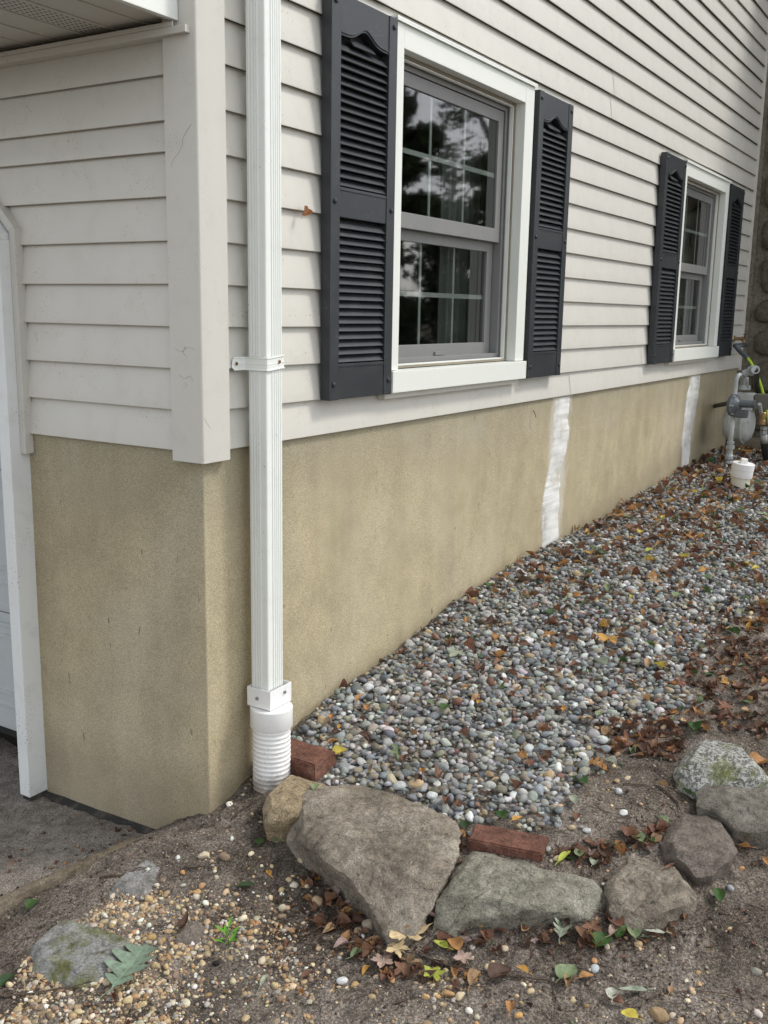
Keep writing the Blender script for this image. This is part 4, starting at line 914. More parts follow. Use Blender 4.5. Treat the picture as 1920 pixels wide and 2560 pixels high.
ROCK['wedge'] = star_rock([(1015, 1812), (1040, 1808), (1090, 1822), (1175, 1858), (1240, 1870), (1300, 1892), (1312, 1918), (1285, 1938), (1190, 1950), (1100, 1955), (1010, 1950), (945, 1985), (932, 1965), (965, 1905), (990, 1860)], 0.042, 0.16, 8, 'rock_green', 'long wedge-shaped greenish grey stone beside the loose brick', (0, 0), .9, 240, -.012, edge=.010)
ROCK['knob'] = star_rock([(1318, 1862), (1360, 1848), (1400, 1850), (1450, 1862), (1488, 1885), (1496, 1915), (1470, 1938), (1420, 1955), (1360, 1968), (1325, 1955), (1318, 1920)], 0.042, 0.16, 12, 'rock_brown', 'rounded brown stone right of the wedge-shaped one', (0, 0), 1.3, 160, -.004, edge=.016)
ROCK['mauve'] = star_rock([(1436, 1792), (1445, 1765), (1490, 1748), (1540, 1755), (1583, 1795), (1588, 1825), (1570, 1850), (1540, 1868), (1505, 1868), (1480, 1850), (1428, 1828)], 0.040, 0.14, 14, 'rock_mauve', 'flat purplish brown stone leaning between two neighbours', (0, 0), .7, 160, -.022, edge=.008)
ROCK['slab'] = star_rock([(1515, 1690), (1560, 1682), (1659, 1672), (1720, 1690), (1740, 1740), (1690, 1775), (1640, 1778), (1590, 1770), (1550, 1745), (1512, 1735)], 0.034, 0.13, 17, 'rock_grey', 'wide grey slab stone cut off by the right edge', (0, 0), 1.0, 160, -.012, edge=.010)
ROCK['lichen'] = star_rock([(1470, 1635), (1500, 1602), (1560, 1588), (1600, 1600), (1650, 1655), (1652, 1670), (1610, 1672), (1540, 1668), (1480, 1655)], 0.042, 0.15, 20, 'rock_lichen', 'speckled white and green lichened stone behind the others', (0, 0), 1.1, 160, .01, edge=.016)
ROCK['moss'] = star_rock([(70, 2040), (85, 2005), (140, 1985), (200, 1973), (250, 1985), (290, 2010), (300, 2040), (270, 2072), (200, 2098), (120, 2105), (78, 2080)], 0.011, 0.12, 23, 'rock_moss', 'low round stone with green moss sunk in the pebbles', (0, 0), .7, 160, .02, edge=.018, dome=.004)
ROCK['flat'] = star_rock([(280, 1862), (300, 1848), (340, 1845), (372, 1865), (360, 1905), (310, 1930), (250, 1932), (242, 1915)], 0.008, 0.1, 26, 'rock_flat', 'pale flat stone flush with the soil near the timber edging', (0, 0), .6, 120, .02, edge=.012)
ROCK['small'] = star_rock([(372, 1995), (420, 1980), (455, 1995), (440, 2018), (385, 2020)], 0.008, 0.08, 29, 'rock_mauve', 'small flat brown stone flush with the pebbles', (0, 0), .5, 90, .01, edge=.01)
# ---------------------------------------------------------------- loose bricks
def brick(c, yaw, dims, label, tiltx=0.0):
    bm = bmesh.new(); bmesh.ops.create_cube(bm, size=1); 
    for v in bm.verts: v.co = Vector((v.co.x*dims[0], v.co.y*dims[1], v.co.z*dims[2]))
    bmesh.ops.bevel(bm, geom=bm.edges[:], offset=.004, segments=2, affect='EDGES'); bmesh.ops.subdivide_edges(bm, edges=[e for e in bm.edges if e.calc_length() > .02], cuts=12, use_grid_fill=True)
    for v in bm.verts: v.co += v.normal*(.0030*mnoise.noise(v.co*22) + .0012*mnoise.noise(v.co*90)) - v.co.normalized()*.006*max(0, mnoise.noise(v.co*16+Vector((9, c[0]*9, 0)))-.15)
    me = bpy.data.meshes.new('brick'); bm.to_mesh(me); bm.free(); me.materials.append(M['brick']); o = bpy.data.objects.new('brick', me); COL.objects.link(o)
    o.location = c; o.rotation_euler = (tiltx, 0, yaw); smooth_angle(o, 40); return tag(o, label, 'brick')
q = [C6(405, 615), C6(725, 680), C6(670, 745), C6(350, 685)]; zt_ = ong(1095, 1800, .026).z
W = [onz(x, y, zt_) for x, y in q]; c = sum(W, Vector())/4; dv = (W[1]-W[0]+W[2]-W[3])/2; wv = (W[3]-W[0]+W[2]-W[1])/2
brick((c.x, c.y, zt_-.031), math.atan2(dv.y, dv.x), (dv.length, min(wv.length, .095), .062), 'red brick lying behind the wedge-shaped border stone')
F1 = onz(678, 1652, -.958); R1 = onz(724, 1620, -.958)
brick(((F1.x+R1.x)/2, F1.y+.098, -.958-.031), R(90), (.200, (R1-F1).length*.98, .062), 'red brick against the white drain pipe and the wall')
# ---------------------------------------------------------------- timber edging
pl = MB(); A_ = Vector((PA[0], PA[1], 0)); B_ = Vector((PB[0], PB[1], 0)); u = (B_-A_).normalized(); v = Vector((-u.y, u.x, 0)); L = (B_-A_).length
bm = bmesh.new(); prev = None
for i in range(121):
    t = -1.6+(L+1.6)*i/120; p = A_+u*t; zt = max(gbase(p.x, p.y), -1.3)+.014
    zt = -1.178 + (t/L)*.030 if t < L else -1.15
    zt -= max(0, (t-L*.82)/(L*.18))**2*.045
    wv = .0025*mnoise.noise(Vector((t*7, 0, 0)))
    r = []
    for (a, b) in [(-.015, -.10), (-.015, -.003), (-.012, 0), (-.004, .001), (.005, -.0005), (.012, 0), (.015, -.004), (.015, -.10)]:
        b2_ = b + .0018*mnoise.noise(Vector((t*18, a*200, 0)))
        q_ = p+v*(a+wv); r.append(bm.verts.new((q_.x, q_.y, zt+b2_)))
    if prev:
        for j in range(7): bm.faces.new((prev[j], r[j], r[j+1], prev[j+1]))
    prev = r
bmesh.ops.recalc_face_normals(bm, faces=bm.faces[:])
me = bpy.data.meshes.new('timber_edging'); bm.to_mesh(me); bm.free(); tag(link('timber_edging', me, 'wood', None, True), 'weathered timber board edging between driveway and soil', 'timber edging')
# tar smear at the foot of the front foundation
bm = bmesh.new(); prev = None
for i in range(60):
    y = .76-.62*i/59; w = .010*(1-i/59)+.004+.022*mnoise.noise(Vector((y*16, 2, 0)))+.01*mnoise.noise(Vector((y*60, 2, 0)))
    r = [bm.verts.new((.016, y, float(DRIVE_Z(0, y))+.012)), bm.verts.new((.002, y, float(DRIVE_Z(0, y))+.008)), bm.verts.new((-w, y, float(DRIVE_Z(-w, y))+.0035))]
    if prev:
        for j in range(2): bm.faces.new((prev[j], r[j], r[j+1], prev[j+1]))
    prev = r
me = bpy.data.meshes.new('tar_seam'); bm.to_mesh(me); bm.free(); o = link('tar_seam', me, 'tar', None, True); o['kind'] = 'structure'
# ================================================================ SCATTERED STONES
RS = np.random.RandomState(11)
def ico(sub):
    bm = bmesh.new(); bmesh.ops.create_icosphere(bm, subdivisions=sub, radius=1); bm.verts.ensure_lookup_table()
    v = np.array([x.co[:] for x in bm.verts]); f = np.array([[l.index for l in x.verts] for x in bm.faces]); bm.free(); return v, f
def pebble_variants(sub, n, ang, seed):
    rs_ = np.random.RandomState(seed); v, f = ico(sub); out = []
    for k in range(n):
        p = v.copy()
        for _ in range(rs_.randint(5, 9)):       # facets: clip against random planes
            d = rs_.normal(size=3); d /= np.linalg.norm(d); h = rs_.uniform(.52, .88) if rs_.rand() < ang else rs_.uniform(.85, 1.0)
            s = p@d; over = np.maximum(s-h, 0); p = p-np.outer(over*.92, d)
        p *= 1+.06*np.array([mnoise.noise(Vector(q*1.7+k*9)) for q in map(np.array, p)])[:, None] if False else 1
        out.append(p)
    return out, f
def rotm(rs_, n, tilt):
    a = rs_.uniform(0, 2*math.pi, n); b = rs_.normal(0, tilt, n); c = rs_.normal(0, tilt, n)
    ca, sa, cb, sb, cc, sc = np.cos(a), np.sin(a), np.cos(b), np.sin(b), np.cos(c), np.sin(c); Z = np.zeros(n); O = np.ones(n)
    Rz = np.stack([ca, -sa, Z, sa, ca, Z, Z, Z, O], 1).reshape(n, 3, 3); Rx = np.stack([O, Z, Z, Z, cb, -sb, Z, sb, cb], 1).reshape(n, 3, 3); Ry = np.stack([cc, Z, sc, Z, O, Z, -sc, Z, cc], 1).reshape(n, 3, 3)
    return Rz@Rx@Ry
def stones(name, x, y, z, size, pal, sub, ang, seed, tilt=.35, flat=.62, mat='gravel', parent=None, jit=.18, label=None):
    rs_ = np.random.RandomState(seed); n = len(x); var, f = pebble_variants(sub, 14, ang, seed); nv = len(var[0])
    Rm = rotm(rs_, n, tilt); sc = np.stack([size*rs_.uniform(1.0, 1.35, n), size*rs_.uniform(.72, .98, n), size*flat*rs_.uniform(.8, 1.25, n)], 1)
    cols = np.array([c for c, w in pal]); w = np.array([w for c, w in pal], float); w /= w.sum(); ci = rs_.choice(len(pal), n, p=w)
    col = cols[ci]*rs_.uniform(1-jit*1.5, 1+jit*1.5, (n, 1))*rs_.uniform(.94, 1.06, (n, 3)); vi = rs_.randint(0, 14, n)
    V = np.array(var)[vi]*sc[:, None, :]; V = np.einsum('nij,nkj->nki', Rm, V) + np.stack([x, y, z], 1)[:, None, :]
    F = (f[None]+(np.arange(n)*nv)[:, None, None]).reshape(-1, 3)
    me = npmesh(name, V.reshape(-1, 3), F, np.repeat(col, nv, 0)); o = link(name, me, mat, parent, True); o['kind'] = 'stuff'
    return o
def hexgrid(x0, x1, y0, y1, s, jit, rs_):
    xs_, ys_ = np.arange(x0, x1, s), np.arange(y0, y1, s*.87); X, Y = np.meshgrid(xs_, ys_, indexing='ij'); X = X + (np.arange(len(ys_)) % 2)*s*.5
    X = X.ravel(); Y = Y.ravel(); return X+rs_.uniform(-jit, jit, X.size)*s, Y+rs_.uniform(-jit, jit, Y.size)*s
GPAL = [((.28, .285, .27), 26), ((.20, .215, .225), 20), ((.37, .375, .355), 17), ((.13, .135, .14), 8), ((.54, .54, .52), 9), ((.34, .305, .235), 9), ((.21, .185, .15), 7), ((.38, .29, .18), 3), ((.20, .115, .085), 2.5), ((.17, .17, .125), 3)]
YP = [((.42, .31, .18), 22), ((.52, .41, .26), 18), ((.38, .235, .115), 12), ((.55, .49, .38), 12), ((.27, .20, .135), 18), ((.66, .63, .56), 6), ((.36, .33, .29), 8), ((.24, .17, .12), 8)]
rockP = [(o.location.x, o.location.y) for o in ROCK.values()]
def clear_of_rocks(x, y): return np.ones_like(x, bool)
def gravel_layer(name, xa, xb, s, sub, lift, keep, seed, smin, smax):
    rs_ = np.random.RandomState(seed); x, y = hexgrid(xa, xb, -2.6, .012, s, .42, rs_)
    edge = .03*fbm(x*9, y*9, None, 2, 4); m = inpoly(x+edge, y+edge, GP) & (y < .004) & (rs_.rand(x.size) < keep); m &= ~((x < .245+.01) & (y > -.15))
    m &= ~((x > .235) & (x < .37) & (y > -.225) & (y < 0) & (rs_.rand(x.size) < .97))
    x, y = x[m], y[m]; n = len(x); sz = np.clip(rs_.lognormal(math.log((smin+smax)/2*.97), .34, n), smin*.55, smax*1.5)
    sz = np.where(y > -sz*1.1, np.minimum(sz, .010), sz); y = np.minimum(y, .006-sz)
    z = gz(x, y) + lift + rs_.uniform(-.004, .005, n)
    return stones(name, x, y, z, sz, GPAL, sub, .85, seed)
g0 = gravel_layer('gravel', .2, 1.3, .0195, 2, -.002, 1.0, 31, .0098, .0138)
g1_ = gravel_layer('gravel', .2, 2.2, .0235, 2, .009, .75, 32, .0088, .0145)
g4_ = gravel_layer('gravel', 1.3, 2.2, .0195, 1, -.002, 1.0, 31, .0098, .0138)
g2_ = gravel_layer('gravel', 2.2, 6.38, .0205, 1, -.002, 1.0, 33, .010, .014)
g3_ = gravel_layer('gravel', 2.2, 6.38, .0255, 1, .009, .75, 34, .010, .0145)
def join_np(objs, label=None):
    """one ground cover, one object"""
    dep = objs[0]; bm_v = []; bm_f = []; cs = []; off = 0
    for o in objs:
        me = o.data; n = len(me.vertices); v = np.empty(n*3, np.float32); me.vertices.foreach_get('co', v); f = np.empty(len(me.polygons)*3, np.int32); me.loops.foreach_get('vertex_index', f)
        c = np.empty(n*4, np.float32); me.color_attributes['col'].data.foreach_get('color', c); bm_v.append(v.reshape(-1, 3)); bm_f.append(f.reshape(-1, 3)+off); cs.append(c.reshape(-1, 4)[:, :3]); off += n
    nm = dep.name.split('.')[0]; mat = dep.data.materials[0]
    for o in objs: me = o.data; bpy.data.objects.remove(o); bpy.data.meshes.remove(me)
    me = npmesh(nm, np.concatenate(bm_v), np.concatenate(bm_f), np.concatenate(cs)); o = link(nm, me, mat, None, True); o['kind'] = 'stuff'; return o
join_np([g0, g1_, g2_, g3_, g4_])
# pea gravel sunk in the soil on this side of the border
def scatter(n, x0, x1, y0, y1, dens, seed):
    rs_ = np.random.RandomState(seed); x = rs_.uniform(x0, x1, n); y = rs_.uniform(y0, y1, n); m = rs_.rand(n) < dens(x, y); return x[m], y[m], rs_
def pxpoly(pts): return [(lambda q: (q.x, q.y))(ong(a, b)) for a, b in pts]
PEA = pxpoly([(-200, 2020), (60, 1925), (300, 1880), (430, 1900), (560, 1985), (700, 2000), (860, 2060), (830, 2130), (700, 2150), (480, 2110), (430, 2140), (340, 2260), (-200, 2260)])
PEA2 = pxpoly([(330, 1850), (560, 1850), (640, 1880), (700, 1960), (760, 2010), (900, 2020), (1000, 2100), (1050, 2260), (300, 2260), (300, 1900)])
def offrocks(x, y, pad=0.0):
    m = np.ones_like(x, bool)
    return m
def pea_d(x, y):
    s = plank_side(x, y); n = fbm(x*5, y*5, None, 2, 40); n2 = fbm(x*14, y*14, None, 2, 44)
    d = np.where(inpoly(x, y, PEA), .62, np.where(inpoly(x, y, PEA2), .16, .035)) * np.clip(.75+.9*n+.5*n2, 0.03, 1.6)
    return np.where((s < -.006) & (y < .0) & ~inpoly(x, y, GP) & (y < .02), d, 0)*np.where(x > .5, .5, 1)
x, y, rs_ = scatter(92000, -1.1, .9, -1.8, .1, pea_d, 51)
sz = np.clip(rs_.lognormal(math.log(.0042), .44, len(x)), .0016, .0115); z = gz(x, y)+sz*rs_.uniform(-.5, .25, len(x))
big_ = sz > .0048; join_np([stones('pebbles', x[big_], y[big_], z[big_], sz[big_], YP, 2, .45, 52, .3, .68), stones('pebbles', x[~big_], y[~big_], z[~big_], sz[~big_], YP, 1, .3, 53, .3, .68)])
# stray grey stones past the edge of the gravel
def stray(x, y):
    gx = np.array([p[0] for p in GP[14:]]); gy = np.array([p[1] for p in GP[14:]])
    d = np.min(np.hypot(x[:, None]-gx[None], y[:, None]-gy[None]), 1); return np.where(inpoly(x, y, GP), 0, .55*np.exp(-(d/.055)**1.2))*np.where(plank_side(x, y) < 0, 1, 0)
x, y, rs_ = scatter(5200, .2, 3.5, -1.9, -.15, stray, 61); sz = rs_.uniform(.006, .013, len(x))
stones('stray_gravel', x, y, gz(x, y)+sz*.3, sz, GPAL[:6]+YP[:3], 2, .5, 62)
# soil crumbs and grit
def crumb(x, y): return np.where((inpoly(x, y, GP)) | ((x > .0) & (y > .0)), 0, .5+.5*np.clip(fbm(x*7, y*7, None, 2, 70), -1, 1))
x, y, rs_ = scatter(46000, -1.3, 2.2, -1.95, .35, crumb, 71); dr = plank_side(x, y) > 0; keep = (~dr) | (x < .0); x, y, dr = x[keep], y[keep], dr[keep]
sz = np.clip(rs_.lognormal(math.log(.0020), .5, len(x)), .0009, .0075); z = np.where(dr, DRIVE_Z(x, y), gz(x, y))+sz*.3
stones('soil_crumbs', x, y, z, sz, [((.10, .078, .06), 4), ((.16, .13, .105), 4), ((.25, .21, .17), 3), ((.05, .038, .03), 3), ((.38, .33, .26), 2)], 1, .5, 72, .8, .8)
# ================================================================ SINGLE PEBBLES
def single(px, py, size, colr, label, seed, ang=.5, h=.4, cat='pebble', name='pebble', flat=.7, group=None):
    p = ong(px, py); rs_ = np.random.RandomState(seed); var, f = pebble_variants(3, 14, ang, seed); size *= .62; v = var[seed % 14]*np.array([size*1.15, size*.88, size*flat])
    a = rs_.uniform(0, 6.28); c_, s_ = math.cos(a), math.sin(a); v = v@np.array([[c_, s_, 0], [-s_, c_, 0], [0, 0, 1]])
    v += .05*size*np.stack([fbm(v[:, 0]/size*1.5, v[:, 1]/size*1.5, v[:, 2]/size*1.5+k*9, 2, seed+k) for k in range(3)], 1)
    me = npmesh(name, v, f, np.tile(np.array(colr), (len(v), 1))); o = bpy.data.objects.new(name, me); COL.objects.link(o); me.materials.append(M['gravel']); me.shade_smooth()
    ongr = .012 if bool(inpoly(np.array([p.x]), np.array([p.y]), GP)[0]) else 0
    o.location = (p.x, p.y, gzz(p.x, p.y)+size*h*.7+ongr); return tag(o, label, cat, group)
W_, C_, T_, O_, B_2, G_ = (.66, .66, .64), (.58, .50, .36), (.42, .30, .18), (.50, .28, .12), (.24, .17, .12), (.34, .35, .35)
for i, a in enumerate([
 (*C6(1035, 575), .021, W_, 'bright white pebble alone on the bare soil right of the gravel'),
 (*C6(1012, 485), .020, (.5, .5, .5), 'pale grey pebble above the bright white one on the soil'),
 (*C6(855, 355), .020, (.6, .6, .58), 'round whitish pebble at the right edge of the gravel'),
 (*C6(938, 282), .022, G_, 'blocky light grey stone at the right gravel edge near the leaves'),
 (*C6(1000, 280), .017, C_, 'cream pebble beside the blocky grey one at the gravel edge'),
 (*C6(1005, 440), .015, T_, 'small tan pebble on bare soil above two white ones'),
 (*C6(875, 662), .020, (.45, .46, .45), 'pale grey chip on the soil right of the loose brick'),
 (*C6(910, 1247), .019, (.42, .44, .46), 'grey quartz chip on the soil below the wedge-shaped stone'),
 (*C6(1100, 1140), .020, T_, 'flat round tan stone with rings below the rounded brown stone'),
 (*C6(140, 470), .033, (.50, .37, .22), 'large knobbly cream stone on the gravel behind the largest boulder'),
 (*C6(910, 1215), .013, (.46, .25, .12), 'orange pebble just above the grey quartz chip'),
 (*C5(880, 765), .028, C_, 'largest cream stone between corner and boulder'),
 (*C5(970, 785), .024, B_2, 'upright brown stone beside the largest cream one'),
 (*C5(790, 828), .013, O_, 'round orange pebble below the cream stone'),
 (*C5(1085, 767), .016, C_, 'cream pebble between brown stone and the boulder'),
 (*C5(1305, 778), .023, (.45, .38, .26), 'rounded khaki stone close to the left side of the boulder'),
 (*C5(1270, 895), .020, (.60, .55, .43), 'pale cream flat pebble left of the curled leaves'),
 (*C5(1372, 962), .030, (.40, .29, .18), 'fat tan stone beside the mauve leaf near the boulder'),
 (*C5(1600, 1062), .030, (.30, .25, .19), 'grey-brown spiral stone below the tip of the boulder'),
 (*C5(1545, 1085), .020, (.36, .26, .17), 'brown stone left of the spiral one'),
 (*C5(1480, 1305), .021, (.62, .63, .62), 'white stone among pebbles near the bottom middle'),
 (*C5(768, 777), .012, (.56, .56, .53), 'little white shell-like pebble near the flat pale stone'),
 (*C5(1135, 1215), .020, C_, 'broad cream pebble in the thick of the pea gravel'),
 (*C6(280, 1388), .019, (.40, .24, .12), 'rusty round pebble at the bottom beside a cream one'),
 (*C6(327, 1397), .019, (.55, .45, .30), 'cream round pebble at the bottom beside a rusty one'),
 (*C6(178, 1405), .014, (.50, .33, .17), 'orange tan pebble left of the rusty one at the bottom'),
 (*C6(580, 1470), .015, (.52, .32, .12), 'orange pebble on the bottom edge right of centre'),
 (*C6(1362, 1305), .011, (.55, .36, .20), 'lone orange pebble on the dark soil at lower right'),
 (*C6(1545, 810), .014, (.50, .27, .13), 'orange pebble right of the purplish border stone'),
 (*C6(1418, 930), .013, (.62, .52, .42), 'little cream acorn cup on soil right of the rounded stone'),
 (*C6(1495, 910), .017, (.30, .31, .33), 'grey stone chip next to the green leaf at the right'),
 (*C6(1185, 1462), .034, (.30, .21, .12), 'clod of orange earth on the bottom edge at the right'),
 (*C6(520, 1172), .016, (.44, .36, .26), 'khaki pebble below the wedge-shaped stone'),
]): single(*a, 200+i)
single(*C5(932, 1225), .013, (.02, .017, .015), 'shiny black acorn among the cream pebbles', 301, .1, .5, 'acorn', 'acorn', .95)
single(*C6(1385, 872), .015, (.17, .12, .08), 'brown acorn with its cap beside the purplish stone', 302, .2, .5, 'acorn', 'acorn', .9)
single(*C6(152, 1222), .014, (.15, .11, .075), 'brown acorn on the twig below the largest boulder', 303, .2, .5, 'acorn', 'acorn', .9)
# ================================================================ LEAVES
def leaf_mesh(kind, L, colr, curl, seed, fold=.25, lod=0):
    """grid leaf lying along +x from its stalk; uv = (t, across)"""
    rs_ = random.Random(seed); N = {'oval': 22, 'oak': 56, 'lance': 20, 'maple': 0, 'round': 20}[kind]//(2 if lod else 1)
    V, F, UV = [], [], []
    tw = rs_.uniform(-.8, .8)*curl; b1 = rs_.uniform(.5, 1.6)*curl*(1 if rs_.random() < .6 else -1); b2 = rs_.uniform(.6, 1.8)*curl; ph = rs_.uniform(0, 6)
    def shape(t, s, wd):
        # t along 0..1, s across -1..1, wd half width at t (in L units)
        x, y = t-.5, s*wd
        z = abs(s)*wd*fold + b1*.35*(t-.5)**2 + b2*(s*wd)**2*2.2 + tw*(t-.5)*s*wd*1.2 + .018*math.sin(t*9+ph+s*2)*(.3+curl) + .012*mnoise.noise(Vector((t*5, s*3, seed)))
        return (x*(1-.18*abs(b1))*L, y*(1-.25*abs(b2)*abs(s))*L, z*L)
    if kind == 'maple':
        nr, na = (3, 30) if lod else (6, 60)
        for i in range(nr+1):
            for j in range(na):
                a = j/na*2*math.pi; f = i/nr
                r = .30+.20*abs(math.cos(2.5*a))**1.4*(1 if abs(math.sin(a/2)) < .97 else .6)+.035*math.cos(a*15)+.02*math.cos(a*23+seed)
                if abs(a-math.pi) < .25: r *= .55
                x, y = math.cos(a)*r*f, math.sin(a)*r*f
                z = b1*.6*x*x + b2*.8*y*y + tw*x*y + .05*f*f*math.sin(a*5+ph)*(.4+curl) + fold*.2*abs(math.sin(a*2.5))*f*.4
                V.append((x*L, y*L, z*L)); UV.append((f, .5+.5*math.sin(a*2.5)*f))
        for i in range(nr):
            for j in range(na): F.append((i*na+j, (i+1)*na+j, (i+1)*na+(j+1) % na, i*na+(j+1) % na))
    else:
        S = [-1, -.66, -.33, 0, .33, .66, 1] if not lod else [-1, -.5, 0, .5, 1]
        for i in range(N+1):
            t = i/N
            if kind == 'oval': wd = .29*math.sin(math.pi*min(t**.8, 1))**.85*(1-.25*t)+.008*(i % 2)
            elif kind == 'round': wd = .40*math.sin(math.pi*t**.75)**.7*(1-.15*t)+.01*(i % 2)
            elif kind == 'lance': wd = .15*math.sin(math.pi*t**.85)**.9
            else:
                e = math.sin(math.pi*t**.9)**.6*.36; wd = e*(.22+.78*abs(math.sin(math.pi*(t*4.2+.1)))**.8) if .06 < t < .95 else e*.25+.01
            for s in S:
                sh = (.09*abs(s)**1.5 if kind == 'oak' else .03*abs(s)); tt = min(max(t+sh*(1-t), 0), 1.0)
                asym = 1 if kind != 'oak' else (1.0 if s < 0 else .9)
                V.append(shape(tt, s*asym, wd+.001)); UV.append((t, .5+.5*s))
        for i in range(N):
            for j in range(len(S)-1): a = i*len(S)+j; F.append((a, a+len(S), a+len(S)+1, a+1))
    V = np.array(V, float)
    # stalk as a thin strip of quads
    n0 = len(V); st = []
    root = V[len(S)//2] if kind != 'maple' else np.array([-.16*L, 0, 0]); k = rs_.uniform(-.3, .3)
    for i in range(5):
        q = i/4; c = root + np.array([-.26*L*q, .12*L*k*q*q*3, .03*L*q*(1-q)*3]); w = .0008+.010*L*.3
        st += [c+np.array([0, -w, 0]), c+np.array([0, w, 0]), c+np.array([0, 0, w*1.3])]; UV += [(0.1, .5)]*3
    for i in range(4):
        for j in range(3): a = n0+i*3+j; b = n0+i*3+(j+1) % 3; F.append((a, b, b+3, a+3))
    V = np.concatenate([V, np.array(st)])
    return V, np.array(F), np.array(UV)
LC = dict(br=(.185, .10, .060), rb=(.18, .088, .058), or_=(.42, .22, .085), gold=(.50, .28, .07), ye=(.55, .45, .08), gr=(.045, .10, .025), pg=(.20, .26, .14), sg=(.30, .34, .26), dg=(.03, .065, .022),
          tan=(.34, .22, .12), cr=(.55, .43, .25), mv=(.34, .25, .23), pk=(.40, .29, .24), db=(.09, .05, .034), yg=(.36, .40, .07), wg=(.46, .48, .40), og=(.20, .27, .20))
def place_leaf(V, x, y, yaw, pitch, roll, lift=0.0, z=None):
    Rm = np.array((Matrix.Rotation(yaw, 3, 'Z') @ Matrix.Rotation(pitch, 3, 'Y') @ Matrix.Rotation(roll, 3, 'X'))); v = V@Rm.T
    gzv = gz(v[:, 0]+x, v[:, 1]+y) if z is None else np.full(len(v), z)
    dz = np.percentile(gzv-v[:, 2], 88)
    return v, dz+.0015+lift
def rock_top(x, y):
    dep = bpy.context.evaluated_depsgraph_get(); hit, loc, nrm, idx, ob, mt = SC.ray_cast(dep, Vector((x, y, 1.0)), Vector((0, 0, -1))); return loc.z if hit else gzz(x, y)
bpy.context.view_layer.update()
def add_leaf(px, py, kind, c, L, yaw, curl, label, pitch=0.0, roll=0.0, onrock=False, seed=None):
    seed = seed or int(px*7+py*3); colr = np.array(LC[c]); V, F, UV = leaf_mesh(kind, L, colr, curl, seed % 997)
    if onrock:
        p = ong(px, py)
        for _ in range(6):
            zz = rock_top(p.x, p.y); p = onz(px, py, zz)
        v, _z = place_leaf(V, p.x, p.y, R(yaw), R(pitch), R(roll), z=0); zz = zz+.004; dz = zz
        v = v - np.array([0, 0, v[:, 2].min()])
    else:
        p = ong(px, py); g_ = .019 if bool(inpoly(np.array([p.x]), np.array([p.y]), GP)[0]) else (.014 if c in ('cr', 'pk', 'gold', 'yg', 'ye', 'wg', 'mv') else .006)
        v, dz = place_leaf(V, p.x, p.y, R(yaw), R(pitch), R(roll), g_)
    jit = 1+.12*fbm(V[:, 0]/L*3+seed, V[:, 1]/L*3, None, 2, 3)[:, None]
    col = colr[None]*jit
    me = npmesh('leaf', v, F, col, UV); o = bpy.data.objects.new('leaf', me); COL.objects.link(o); me.materials.append(M['leaf']); me.shade_smooth()
    o.location = (p.x, p.y, dz); return tag(o, label, 'leaf')
